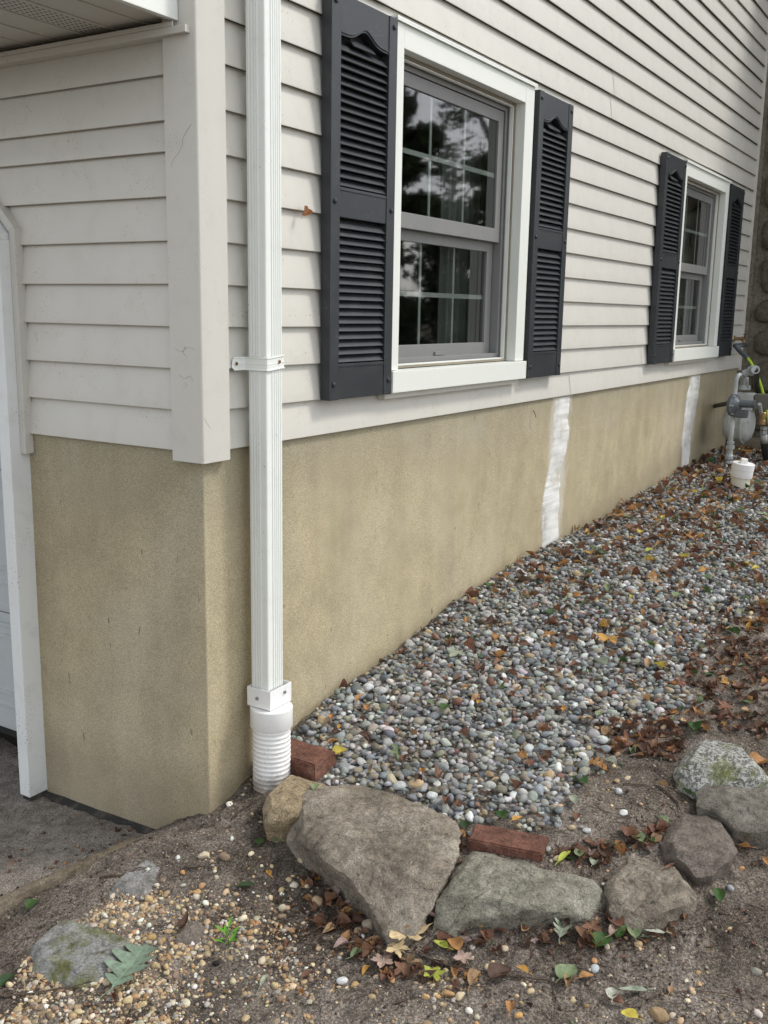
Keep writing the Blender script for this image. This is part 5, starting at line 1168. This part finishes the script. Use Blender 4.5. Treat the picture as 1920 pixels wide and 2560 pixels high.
LV = [
(280, 2091, 'oak', 'og', .185, 18, .15, 'large lobed grey-green oak leaf at lower left beside the mossy stone'),
(72, 1964, 'round', 'gr', .05, 10, .25, 'small dark green leaf on the pebbles by the timber edging'),
(112, 1874, 'oval', 'og', .085, 35, .35, 'long grey-green leaf on the driveway against the timber edging'),
(530, 1914, 'oval', 'dg', .052, -40, .45, 'folded dark green leaf left of the boulder'),
(560, 1821, 'round', 'gr', .036, 30, .2, 'small dark green round leaf touching a pale one near the boulder'),
(602, 1816, 'round', 'pg', .05, 200, .3, 'pale green leaf at the left foot of the largest boulder'),
(580, 1896, 'oval', 'gold', .035, 60, .9, 'curled yellow leaf scrap left of the boulder'),
(706, 1905, 'oval', 'br', .06, 80, 1.2, 'upright curled brown leaf in the gap below the boulder'),
(722, 1936, 'oval', 'mv', .05, 60, .8, 'mauve leaf folded against a brown curled one'),
(738, 1962, 'oval', 'br', .05, -30, 1.1, 'brown crinkled leaf beside the fat tan stone'),
(688, 1996, 'oval', 'br', .06, 100, 1.3, 'rolled rust-brown leaf over cream pebbles'),
(712, 2003, 'oval', 'gr', .03, 10, .3, 'tiny green leaf under the rolled rust-brown one'),
(738, 2057, 'oval', 'mv', .055, 150, .7, 'mauve pointed leaf next to a green-tipped one at bottom centre'),
(772, 2067, 'oval', 'pg', .05, -20, .7, 'dull green curled leaf right of the mauve pointed leaf'),
(620, 2042, 'oval', 'rb', .036, 30, .8, 'small brown leaf on pebbles right of the green seedling'),
(662, 2112, 'oval', 'rb', .04, 160, .7, 'brown leaf among the white stones near the bottom'),
(650, 2142, 'oval', 'or_', .032, 70, .9, 'orange brown curled scrap at the bottom left of centre'),
(826, 2088, 'maple', 'pk', .055, 200, .4, 'pinkish leaf left of the cream maple leaves'),
(397, 1998, 'lance', 'db', .105, 25, 1.3, 'long dark twisted leaf on the small flat stone'),
(570, 2124, 'lance', 'sg', .05, 15, .4, 'pale sage narrow leaf near the bottom'),
(245, 2152, 'oval', 'rb', .04, 60, 1.4, 'curled red-brown leaf holding a pebble at lower left'),
(18, 2126, 'oval', 'dg', .06, 5, .6, 'dark green leaf cut by the left edge of the picture'),
(47, 1816, 'round', 'or_', .024, 0, .6, 'small orange leaf on the driveway at left'),
(180, 1756, 'oval', 'or_', .024, 20, .6, 'tiny orange leaf at the foot of the front foundation'),
(105, 1776, 'round', 'tan', .024, 80, .5, 'tan leaf scrap on the driveway near the garage jamb'),
(22, 1922, 'oval', 'rb', .06, 20, .8, 'brown and orange leaf by the timber edging at the left edge'),
(256, 1793, 'oval', 'db', .05, 30, .9, 'dark crumpled leaf piled at the end of the timber edging'),
(281, 1786, 'oval', 'br', .035, 80, 1.0, 'brown leaf scrap where timber edging meets the wall'),
(305, 1780, 'oval', 'tan', .03, 10, 1.0, 'pale brown leaf scrap under the house corner'),
(880, 2030, 'maple', 'cr', .115, 20, .5, 'largest cream maple leaf below the gap between boulder and wedge'),
(858, 2066, 'maple', 'cr', .06, 80, .5, 'smaller cream maple leaf below the largest one'),
(922, 1995, 'oval', 'mv', .085, 115, .9, 'mauve folded leaf wedged under the tip of the long stone'),
(897, 2008, 'maple', 'pk', .06, 60, .6, 'pinkish lobed leaf behind the largest cream maple leaf'),
(980, 2051, 'round', 'or_', .056, 60, .45, 'golden brown veined leaf beside a yellow-green one'),
(952, 2058, 'oval', 'yg', .05, 80, .5, 'yellow and green leaf left of the golden veined leaf'),
(1002, 2088, 'maple', 'pk', .05, 60, .5, 'pale pink lobed leaf below the golden veined leaf'),
(937, 2117, 'maple', 'yg', .055, 10, .4, 'yellow-green maple leaf with orange edge at the bottom'),
(1050, 2036, 'round', 'rb', .05, 40, .5, 'red-brown round leaf under the long stone'),
(1086, 2010, 'oval', 'br', .05, 130, .6, 'brown leaf close under the front edge of the long stone'),
(1005, 2003, 'maple', 'or_', .06, 10, 1.0, 'curly orange-brown leaf under the left part of the long stone'),
(1045, 1982, 'maple', 'sg', .065, 60, .5, 'sage green pointed leaf standing against the long stone'),
(1080, 2112, 'round', 'db', .075, -20, .5, 'dark chocolate leaf under the thin branch'),
(1025, 2127, 'oval', 'tan', .07, 5, .7, 'tan oval leaf under the thin branch at the bottom'),
(1127, 2107, 'oval', 'gold', .04, 80, .5, 'golden scrap on the thin branch'),
(1225, 2106, 'round', 'pg', .07, -10, .25, 'pale green toothed leaf on the soil below the long stone'),
(1226, 2126, 'oval', 'tan', .055, 20, .8, 'tan curled leaf under the pale green toothed one'),
(1266, 2113, 'oval', 'or_', .045, -40, .6, 'orange-brown leaf right of the pale green toothed one'),
(1302, 2033, 'round', 'gr', .068, -5, .2, 'glossy dark green heart-shaped leaf below the rounded stone'),
(1368, 2020, 'round', 'pg', .048, 30, .25, 'pale green toothed leaf above the ringed tan stone'),
(1215, 2017, 'oak', 'sg', .085, 10, .5, 'silvery sage lobed leaf on the soil under the long stone'),
(1396, 1990, 'maple', 'mv', .085, 0, .7, 'pale mauve spiky curled leaf under the rounded stone'),
(1327, 2019, 'oval', 'pk', .055, -10, .6, 'pinkish brown leaf beside the heart-shaped green one'),
(1350, 1972, 'lance', 'gr', .075, -45, .5, 'narrow green leaf leaning on the rounded brown stone'),
(1328, 2000, 'round', 'rb', .06, 50, .7, 'red-brown leaf in front of the rounded brown stone'),
(1414, 2026, 'lance', 'wg', .055, 110, .4, 'whitish green narrow leaf below the mauve spiky one'),
(1448, 2024, 'oval', 'br', .05, 40, 1.1, 'brown curled leaf right of the whitish green one'),
(1551, 1942, 'oval', 'gr', .07, 20, .35, 'bright green leaf next to a grey chip at the right'),
(1464, 1962, 'oval', 'rb', .05, 110, .8, 'brown leaf to the right under the rounded stone'),
(1480, 1992, 'oval', 'br', .035, 10, .8, 'small brown leaf lower right of the rounded stone'),
(1367, 2143, 'lance', 'sg', .07, 120, .35, 'sage green leaf on the bottom right soil'),
(1322, 2152, 'round', 'wg', .045, 20, .5, 'grey-white leaf at the bottom right'),
(1330, 2166, 'oval', 'rb', .055, 100, .8, 'brown leaf below the grey-white one'),
(1449, 2146, 'oval', 'tan', .03, 0, .5, 'tan scrap on open soil at the bottom right'),
(1101, 2190, 'oval', 'or_', .05, 20, .8, 'orange-brown leaf on the bottom edge'),
(1359, 2205, 'round', 'ye', .045, 90, .4, 'yellow leaf on the bottom edge'),
(1175, 1999, 'round', 'br', .042, 0, .6, 'brown leaf under the middle of the long stone'),
(1288, 1664, 'oak', 'or_', .085, 80, .7, 'rust oak leaf standing on the soil right of the gravel'),
(1318, 1660, 'oval', 'wg', .06, 70, .9, 'whitish curled leaf beside the rust oak leaf'),
(1250, 1697, 'round', 'gr', .058, 80, .2, 'dark green diamond-shaped leaf on the gravel edge'),
(1238, 1739, 'oval', 'sg', .06, 30, .3, 'pale sage leaf at the lower right gravel edge'),
(1117, 1785, 'oval', 'gold', .045, -20, .5, 'yellow leaf behind the loose red brick'),
(1158, 1782, 'oval', 'br', .035, 70, .7, 'brown leaf right behind the loose red brick'),
(1246, 1772, 'oval', 'rb', .05, 10, .5, 'brown leaf flat on the soil right of the gravel tip'),
(1355, 1808, 'round', 'rb', .058, 20, .5, 'deep red-brown leaf behind the rounded stone'),
(1374, 1824, 'round', 'pg', .056, 60, .4, 'pale green leaf behind the rounded stone'),
(1418, 1805, 'round', 'rb', .07, 10, .7, 'large brown leaf left of the purplish stone'),
(1250, 1852, 'oval', 'pg', .055, 20, .4, 'pale green leaf in the corner behind the long stone'),
(1283, 1870, 'round', 'sg', .035, 0, .5, 'small sage leaf between long stone and rounded stone'),
(1218, 1868, 'lance', 'yg', .075, -5, .4, 'yellow-green narrow leaf along the long stone'),
(1404, 1825, 'oval', 'gr', .04, 50, .5, 'green leaf between the pale green one and the purplish stone'),
(1489, 1709, 'oval', 'gr', .075, 70, .5, 'dark green leaf left of the wide grey slab'),
(1497, 1575, 'round', 'gr', .085, 20, .6, 'big dark green leaf touching the lichened stone'),
(1432, 1776, 'oval', 'pg', .045, 60, .6, 'dull green leaf tucked above the purplish stone'),
(1604, 1816, 'round', 'gold', .055, 80, .5, 'golden leaf right of the purplish stone'),
(1608, 1830, 'oval', 'or_', .045, 100, .7, 'orange leaf under the golden one'),
(1650, 1796, 'round', 'br', .05, 10, .6, 'brown leaf under the grey slab at the right edge'),
(1652, 1864, 'oval', 'or_', .05, 40, .8, 'orange leaf cut by the right edge'),
(1643, 1650, 'round', 'or_', .085, -40, .5, 'big orange leaf right of the lichened stone'),
(1430, 1702, 'oval', 'tan', .05, 80, 1.1, 'tan curled leaf hanging on a twig'),
(1079, 1772, 'round', 'gr', .05, 60, .4, 'dark green leaf behind the left end of the loose brick'),
(1004, 1785, 'round', 'dg', .045, 30, .4, 'dark green leaf between boulder and loose brick'),
(992, 1806, 'oval', 'or_', .05, 85, .6, 'orange-brown leaf in the gap between boulder and long stone'),
(989, 1838, 'oval', 'br', .04, 60, .8, 'brown leaf deeper in the gap beside the long stone'),
(962, 1545, 'round', 'gr', .05, 10, .3, 'green leaf alone in the middle of the gravel'),
(927, 1529, 'oval', 'pg', .045, 70, .3, 'pale green leaf above left of the lone green one'),
(1294, 1550, 'oval', 'pg', .05, 0, .3, 'pale green leaf near the right gravel edge'),
(870, 1650, 'round', 'br', .05, 30, .8, 'brown leaf on the gravel behind the boulder'),
(963, 1740, 'round', 'rb', .05, 30, .7, 'red-brown leaf on the gravel just behind the boulder tip'),
(911, 1682, 'oval', 'or_', .05, 40, .8, 'orange-brown leaf touching the knobbly cream stone'),
(992, 1286, 'round', 'or_', .06, 80, .5, 'orange leaf leaning on the wall at the gravel line'),
(1189, 1342, 'oval', 'gr', .075, 10, .4, 'green leaf on the gravel below the middle of the wall'),
(1461, 1297, 'oval', 'pg', .085, 0, .3, 'large pale green leaf far right on the gravel'),
(1383, 1163, 'oval', 'ye', .075, 10, .5, 'yellow leaf on the gravel below the farther window'),
(1314, 1395, 'maple', 'gold', .10, 10, .5, 'big golden leaf on the gravel'),
(1229, 1400, 'oval', 'rb', .09, 70, .9, 'brown curled leaf beside the big golden one'),
(1344, 1100, 'oval', 'or_', .08, 60, .8, 'orange leaf on the gravel near the foundation right of the white strip'),
(1159, 1213, 'round', 'rb', .08, 20, .7, 'rust leaf by the foot of the wide white strip'),
(1271, 1205, 'round', 'gold', .065, 40, .5, 'small golden leaf right of the rust leaf'),
(1059, 1273, 'oval', 'gr', .075, 10, .4, 'green leaf near the wall on the gravel'),
(1404, 1203, 'oval', 'yg', .07, -20, .3, 'pale yellow-green leaf far out on the gravel'),
(1295, 1443, 'round', 'sg', .075, 60, .4, 'sage leaf on the gravel near its right edge'),
(1422, 1448, 'oval', 'ye', .065, 60, .6, 'yellow leaf at the gravel edge near the sandy soil'),
(1583, 1368, 'oval', 'gr', .085, 50, .6, 'dark green leaf in the brown litter at the right'),
(1604, 1330, 'oval', 'pg', .09, -20, .4, 'pale green leaf in the brown litter at the right edge'),
(989, 1430, 'maple', 'sg', .085, 20, .5, 'grey-green crumpled leaf on the near gravel'),
(1072, 1390, 'round', 'or_', .065, 10, .6, 'orange leaf in the middle of the gravel'),
(1105, 1510, 'oval', 'rb', .06, 30, .9, 'rust leaf on the near gravel left of the right edge'),
(1215, 1535, 'oval', 'gold', .055, 20, .8, 'yellow-orange leaf on the gravel near the leaf litter'),
(790, 1535, 'oval', 'or_', .05, 40, .8, 'orange leaf at the wall end of the near gravel'),
(715, 1560, 'oval', 'or_', .05, 30, .9, 'orange-brown leaf on the gravel beside the white pipe'),
]
for a in LV: add_leaf(*a)
add_leaf(682, 1703, 'oval', 'pg', .05, 20, .4, 'green leaf lying on the small tan rock', onrock=True)
add_leaf(1446, 1876, 'lance', 'rb', .05, -20, 1.2, 'curled reddish leaf lying on top of the rounded brown stone', onrock=True)
# dead leaf caught under a siding lap
wl = ony(655, 455, -.012); V, F, UV = leaf_mesh('round', .045, None, .8, 5)
Rm = np.array(Matrix.Rotation(R(80), 3, 'X') @ Matrix.Rotation(R(60), 3, 'Z')); me = npmesh('leaf', V@Rm.T, F, np.tile(np.array((.42, .19, .08)), (len(V), 1)), UV); o = bpy.data.objects.new('leaf', me); COL.objects.link(o); me.materials.append(M['leaf']); me.shade_smooth()
o.location = (wl.x, wl.y-.004, wl.z); tag(o, 'dry orange leaf caught on the siding between downspout and shutter', 'leaf')
# small leaves and scraps nobody could count
def litter(name, pts, sizes, pal, seed, lift, curl=(.3, 1.1)):
    rs_ = np.random.RandomState(seed); kinds = ['oval', 'round', 'oval', 'lance', 'maple', 'oval']; base = []
    for k in range(16): base.append((kinds[k % 6],)+leaf_mesh(kinds[k % 6], 1.0, None, rs_.uniform(*curl), seed*31+k, lod=1))
    Vs, Fs, Us, Cs, off = [], [], [], [], 0
    cols = [LC[c] for c, w in pal]; w = np.array([w for c, w in pal], float); w /= w.sum()
    G = gz(pts[:, 0], pts[:, 1])
    for i in range(len(pts)):
        kd, V, F, UV = base[rs_.randint(16)]; Rm = np.array(Matrix.Rotation(rs_.uniform(0, 6.28), 3, 'Z') @ Matrix.Rotation(rs_.normal(0, .35), 3, 'Y') @ Matrix.Rotation(rs_.normal(0, .35), 3, 'X'))
        v = (V*sizes[i])@Rm.T; v[:, 2] += G[i]+lift-np.percentile(v[:, 2], 18); v[:, 0] += pts[i, 0]; v[:, 1] += pts[i, 1]
        v[:, 1] = np.where(pts[i, 0] > .1, np.minimum(v[:, 1], .006), v[:, 1])
        c = np.array(cols[rs_.choice(len(cols), p=w)])*rs_.uniform(.65, 1.3); Vs.append(v); Fs.append(F+off); Us.append(UV); Cs.append(np.tile(c, (len(V), 1))); off += len(V)
    me = npmesh(name, np.concatenate(Vs), np.concatenate(Fs), np.concatenate(Cs), np.concatenate(Us)); o = link(name, me, 'leaf', None, True); o['kind'] = 'stuff'; return o
AUT = [('br', 24), ('rb', 22), ('or_', 15), ('db', 12), ('tan', 10), ('gold', 4), ('pg', 4), ('gr', 4), ('mv', 2), ('ye', 1.5)]
rs_ = np.random.RandomState(90); N = 9000; x = rs_.uniform(.3, 6.3, N); y = rs_.uniform(-1.5, .0, N)
ins = inpoly(x, y, GP); den = np.where(ins, .085+.11*np.clip((x-1.2)/3, 0, 1)+.16*np.clip(fbm(x*2.2, y*2.2, None, 2, 91), 0, 1)*np.clip((x-.5)/1.5, 0, 1), 0)
m = rs_.rand(N) < den*1.5; x, y = x[m], y[m]
litter('leaf_litter', np.column_stack([x, y]), rs_.uniform(.024, .065, len(x))*np.where(x > 2.2, 1.2, 1), AUT, 92, .017)
# drift of brown leaves between gravel and border stones, and along the front of the border
DR = [pxpoly([(1480, 1400), (1659, 1290), (1760, 1300), (1760, 1620), (1640, 1600), (1560, 1575), (1480, 1580), (1410, 1570), (1480, 1500)]), pxpoly([(1280, 1570), (1440, 1540), (1480, 1600), (1460, 1640), (1350, 1640), (1290, 1620)]),
      pxpoly([(1180, 1850), (1240, 1830), (1330, 1815), (1440, 1790), (1420, 1840), (1330, 1850), (1300, 1880), (1200, 1862)]), pxpoly([(640, 1880), (700, 1890), (800, 1990), (920, 2000), (1320, 1990), (1480, 1960), (1450, 2040), (1100, 2060), (1000, 2150), (800, 2120), (680, 2000)]),
      pxpoly([(980, 1830), (1010, 1800), (1000, 1850), (960, 1930), (940, 1920)])]
pts = []
for poly_, n in zip(DR, (620, 190, 75, 170, 14)):
    px_ = np.array(poly_); k = 0; tries = 0
    while k < n and tries < 40000:
        tries += 1; a, b = rs_.uniform(px_[:, 0].min(), px_[:, 0].max()), rs_.uniform(px_[:, 1].min(), px_[:, 1].max())
        if inpoly(np.array([a]), np.array([b]), poly_)[0]: pts.append((a, b)); k += 1
pts = np.array(pts)
dk = np.array([(lambda q: (q.x, q.y))(ong(max(600, rs_.normal(760, 100)), rs_.normal(1985, 42))) for _ in range(330)] + [(lambda q: (q.x, q.y))(ong(rs_.normal(1250, 190), rs_.normal(2012, 30))) for _ in range(260)])
litter('leaf_crumbs', dk, rs_.uniform(.006, .020, len(dk)), [('db', 40), ('br', 14), ('rb', 8), ('tan', 4)], 94, .001)
litter('leaf_litter', pts, rs_.uniform(.020, .056, len(pts)), [('br', 24), ('rb', 20), ('db', 20), ('or_', 9), ('tan', 8), ('mv', 4), ('pg', 3), ('gr', 2), ('gold', 2)], 93, .004)
x, y, rs2 = scatter(1200, -1.2, 1.9, -1.9, .1, lambda a, b: np.where(inpoly(a, b, GP), 0, .22), 95)
k = plank_side(x, y) < .0; x, y = x[k], y[k]
litter('leaf_scraps', np.column_stack([x, y]), rs2.uniform(.008, .022, len(x)), [('br', 20), ('db', 18), ('rb', 16), ('tan', 10), ('or_', 8), ('gr', 5), ('pg', 4)], 96, .001)
rs3 = np.random.RandomState(97); x = rs3.uniform(-1.0, -.01, 700); y = rs3.uniform(-.4, .8, 700); k = plank_side(x, y) > .02; wgt = np.exp(-plank_side(x, y)/.10)+.12; k &= rs3.rand(700) < wgt; x, y = x[k], y[k]
_gz = gz; gz = lambda a, b: DRIVE_Z(a, b)
litter('driveway_debris', np.column_stack([x, y]), rs3.uniform(.006, .024, len(x)), [('br', 20), ('db', 30), ('rb', 12), ('tan', 14), ('or_', 6)], 98, .001)
gz = _gz
# ================================================================ TWIGS, ROOTLETS, SEEDLING
def twig(pts, r0, label, bend=.004, mat='twig', side=()):
    P = [ong(*p) for p in pts]; P = smoothpath(P, 6); out = []
    for i, p in enumerate(P): z = gzz(p.x, p.y)+r0+.002; out.append(Vector((p.x, p.y+bend*mnoise.noise(Vector((i*.6, r0*99, 0))), z+.004*abs(mnoise.noise(Vector((i*.35, 3, r0*50)))))))
    mb = MB(); n = len(out); mb.tube(out, [r0*(1-.6*i/n) for i in range(n)], 7)
    for (k, dx, dy) in side:
        p = out[int(k*(n-1))]; mb.tube([p, p+Vector((dx*.5, dy*.5, .006)), p+Vector((dx, dy, .004))], [r0*.6, r0*.4, r0*.25], 5)
    me = mb.mesh('twig'); me.transform(Matrix.Translation(-out[0])); o = bpy.data.objects.new('twig', me); COL.objects.link(o); me.materials.append(M[mat]); o.location = out[0]; me.shade_smooth(); return tag(o, label, 'twig')
twig([(905, 2065), (960, 2092), (1060, 2108), (1160, 2122), (1235, 2130)], .0036, 'longest thin branch lying below the border stones', side=[(.3, .05, .02), (.55, .03, -.04), (.12, -.02, .05)])
twig([(0, 2160), (60, 2152), (130, 2135), (200, 2120)], .0030, 'dark twig crossing the pebbles at lower left')
twig([(215, 1910), (265, 1900), (318, 1884)], .0036, 'short dark twig on the pale flat stone')
twig([(400, 1877), (430, 1879), (465, 1883)], .0032, 'short brown twig right of the pale flat stone')
twig([(1430, 1708), (1462, 1725), (1470, 1750)], .0045, 'forked twig left of the wide grey slab', side=[(.5, .03, .05)])
twig([(1345, 1697), (1390, 1700), (1440, 1704)], .0026, 'straight thin twig on the soil beside the rust oak leaf')
twig([(1160, 1505), (1215, 1545), (1210, 1600)], .0024, 'bent thin twig lying across the gravel')
twig([(1430, 1425), (1480, 1440), (1500, 1450)], .0035, 'pale stick at the right edge of the gravel')
twig([(1180, 1855), (1240, 1850), (1330, 1842), (1400, 1830)], .0026, 'thin twig in the corner behind the long stone')
twig([(1400, 2165), (1440, 2150), (1520, 2140), (1600, 2158)], .0020, 'very thin curved twig on the dark soil at lower right')
twig([(500, 1770), (530, 1745), (556, 1732)], .0028, 'thin stem on the soil in front of the white drain pipe')
bm = MB(); rr = random.Random(8)
for i in range(1150):
    while True:
        px_, py_ = (rr.uniform(-20, 1659), rr.uniform(1740, 2212)) if i < 560 else ((rr.gauss(770, 110), rr.gauss(1985, 45)) if i < 930 else (rr.gauss(1250, 170), rr.gauss(2010, 35)))
        p = ong(px_, py_)
        if not inpoly(np.array([p.x]), np.array([p.y]), GP)[0] and plank_side(p.x, p.y) < 0 and not (p.x > 0 and p.y > -.02): break
    a = rr.uniform(0, 6.28); L = rr.uniform(.015, .07); k = rr.uniform(-2.5, 2.5); q = p.copy(); pts_ = []
    for j in range(6): pts_.append(Vector((q.x, q.y, gzz(q.x, q.y)+.0012+.003*abs(math.sin(j+i))))); q = q+Vector((math.cos(a), math.sin(a), 0))*L/5; a += k*.25
    bm.tube(pts_, rr.uniform(.0005, .0011), 3, False)
o = bm.build('rootlets', 'twig', None, True); o['kind'] = 'stuff'
sp = ong(492, 2050); sd = empty('seedling', (sp.x, sp.y, gzz(sp.x, sp.y)), 'tiny bright green seedling growing among the pebbles', 'seedling')
stp = Vector((sp.x, sp.y, gzz(sp.x, sp.y))); MB().tube([stp-Vector((0, 0, .01)), stp+Vector((.002, -.002, .025)), stp+Vector((-.002, .004, .052))], .0011, 6).build('stem', 'foliage', sd, True)
rr = random.Random(3)
for i in range(9):
    V, F, UV = leaf_mesh('lance', .034, None, .25, i); h = .012+.04*i/8; a = i*2.4; Rm = np.array(Matrix.Rotation(a, 3, 'Z') @ Matrix.Rotation(R(-28), 3, 'Y') @ Matrix.Translation((.019, 0, 0)).to_3x3()); v = (V+np.array([.024, 0, 0]))@Rm.T + np.array([0, 0, h])
    me = npmesh('leaf', v, F, np.tile(np.array((.13, .34, .03)), (len(V), 1)), UV); o = bpy.data.objects.new('leaf', me); COL.objects.link(o); me.materials.append(M['leaf']); o.parent = sd
# ================================================================ TREES across the yard, seen mirrored in the panes
def tree(x, y, h, r, seed, label, base_h=.15, n=5200, name='yard_tree'):
    rs_ = np.random.RandomState(seed); z0 = float(far_z(np.array([x]), np.array([y]))[0]); t = empty(name, (x, y, z0), label, 'tree', 'trees across the yard')
    mb = MB(); P = [Vector((x+.15*math.sin(k*.9+seed), y+.15*math.cos(k*1.1), z0-.1+h*.8*k/6)) for k in range(7)]; mb.tube(P, [.20*(1-k/7.5) for k in range(7)], 9)
    for k in range(9):
        p = P[2+k % 4]; a = k*2.4; mb.tube([p, p+Vector((math.cos(a)*r*.4, math.sin(a)*r*.4, h*.08)), p+Vector((math.cos(a)*r*.75, math.sin(a)*r*.75, h*.13))], [.07, .05, .02], 6)
    mb.build('trunk', 'bark', t, True)
    nb = 26; bc = np.column_stack([rs_.normal(0, .42, nb)*r, rs_.normal(0, .42, nb)*r, rs_.uniform(base_h, .97, nb)*h]); br = rs_.uniform(.25, .5, nb)*r
    tap = np.clip(1.25-bc[:, 2]/h, .3, 1); bc[:, 0] *= tap; bc[:, 1] *= tap
    k = rs_.randint(nb, size=n); d = rs_.normal(size=(n, 3)); d /= np.linalg.norm(d, axis=1)[:, None]; c = bc[k]+d*(br[k]*rs_.uniform(.5, 1.05, n))[:, None]*np.array([1, 1, .8])
    u = rs_.normal(size=(n, 3)); u /= np.linalg.norm(u, axis=1)[:, None]; w = np.cross(u, d); w /= np.linalg.norm(w, axis=1)[:, None]+1e-9; s = rs_.uniform(.05, .12, n)[:, None]
    V = np.stack([c-u*s, c-w*s*.6, c+u*s, c+w*s*.6], 1).reshape(-1, 3)+np.array([x, y, z0]); F = np.arange(4*n).reshape(-1, 4)
    link('crown', npmesh('crown', V, F), 'foliage', t)
for i, a in enumerate([(13.6, -7.55, 8.0, .85, 5, 'dark evergreen tree mirrored at the left of the nearer window', .05, 9000), (14.2, -5.85, 7.5, .95, 6, 'dark tree mirrored at the right of the nearer window', .05, 9000), (17.0, -7.9, 3.3, 1.5, 7, 'low bush between the two mirrored trees', .05, 6000), (14.6, -9.6, 3.4, 1.4, 14, 'low bush left of the two mirrored trees', .02, 7000), (15.6, -5.9, 3.2, 1.4, 15, 'low bush under the right mirrored tree', .02, 7000), (15.5, -3.0, 7.0, 1.6, 8, 'broad tree mirrored in the farther window', .03, 9000),
                       (18.5, -1.2, 8.0, 2.0, 9, 'tree beyond the chimney side of the yard', .03, 8000), (12.0, -10.5, 9.0, 1.9, 10, 'tall tree left of the mirrored evergreen', .05, 8000), (8.0, -14.5, 9.0, 2.3, 11, 'wide tree straight across the yard', .1, 7000), (24.0, -12.2, 7.5, 1.3, 16, 'thin open tree standing in the gap of the mirrored trees', .05, 1500), (20, -15.5, 8.5, 2.2, 12, 'far tree behind the low bushes', .1, 6000)]): tree(*a)

# ================================================================ SCUFFS AND MARKS on the siding, post and render
def mark(pts, front, r=.0006, mat='dark', name='scratch', parent=house, off=0.0):
    P = smoothpath([(onx(a, b, off) if front else ony(a, b, off)) for a, b in pts], 4)
    mb = MB(); mb.tube(P, r*.7, 5); mb.build(name, mat, parent, True)
M['scuff'] = paint('scuff', (0.38, 0.36, 0.33), 0.8)
for pts, fr, r, off in [
    ([(413, 268), (402, 285), (394, 302), (396, 312)], True, .0006, -.0125), ([(394, 312), (386, 330), (374, 345), (370, 360)], True, .0004, -.0125),
    ([(378, 752), (392, 760), (405, 750), (420, 755)], True, .0005, -.0125), ([(400, 748), (396, 762), (404, 770)], True, .0005, -.0125), ([(386, 808), (398, 818), (410, 812), (418, 824)], True, .0005, -.0125), ([(398, 826), (404, 832), (396, 836)], True, .0004, -.0125),
    ([(441, 1052-150), (448, 915), (455, 925)], False, .0004, -.0125), ([(76, 777-60), (79, 728), (81, 738)], True, .0007, .004), ([(112, 852-90), (118, 780), (121, 790)], True, .0007, .004),
    ([(488, 314), (493, 318), (501, 322), (504, 336)], False, .0006, .002), ([(479, 320), (486, 315)], False, .0005, .002), ([(487, 915), (492, 922), (489, 930), (494, 926)], False, .0009, .002),
    ([(1152, 885), (1156, 893), (1158, 902)], False, .0030, .012), ([(1145, 905), (1146, 925)], False, .0010, .012), ([(814, 1016), (815, 1026)], False, .0009, .012), ([(812, 1050), (813, 1062)], False, .0009, .012)]:
    mark(pts, fr, r, 'scuff', 'scratch', house, off)
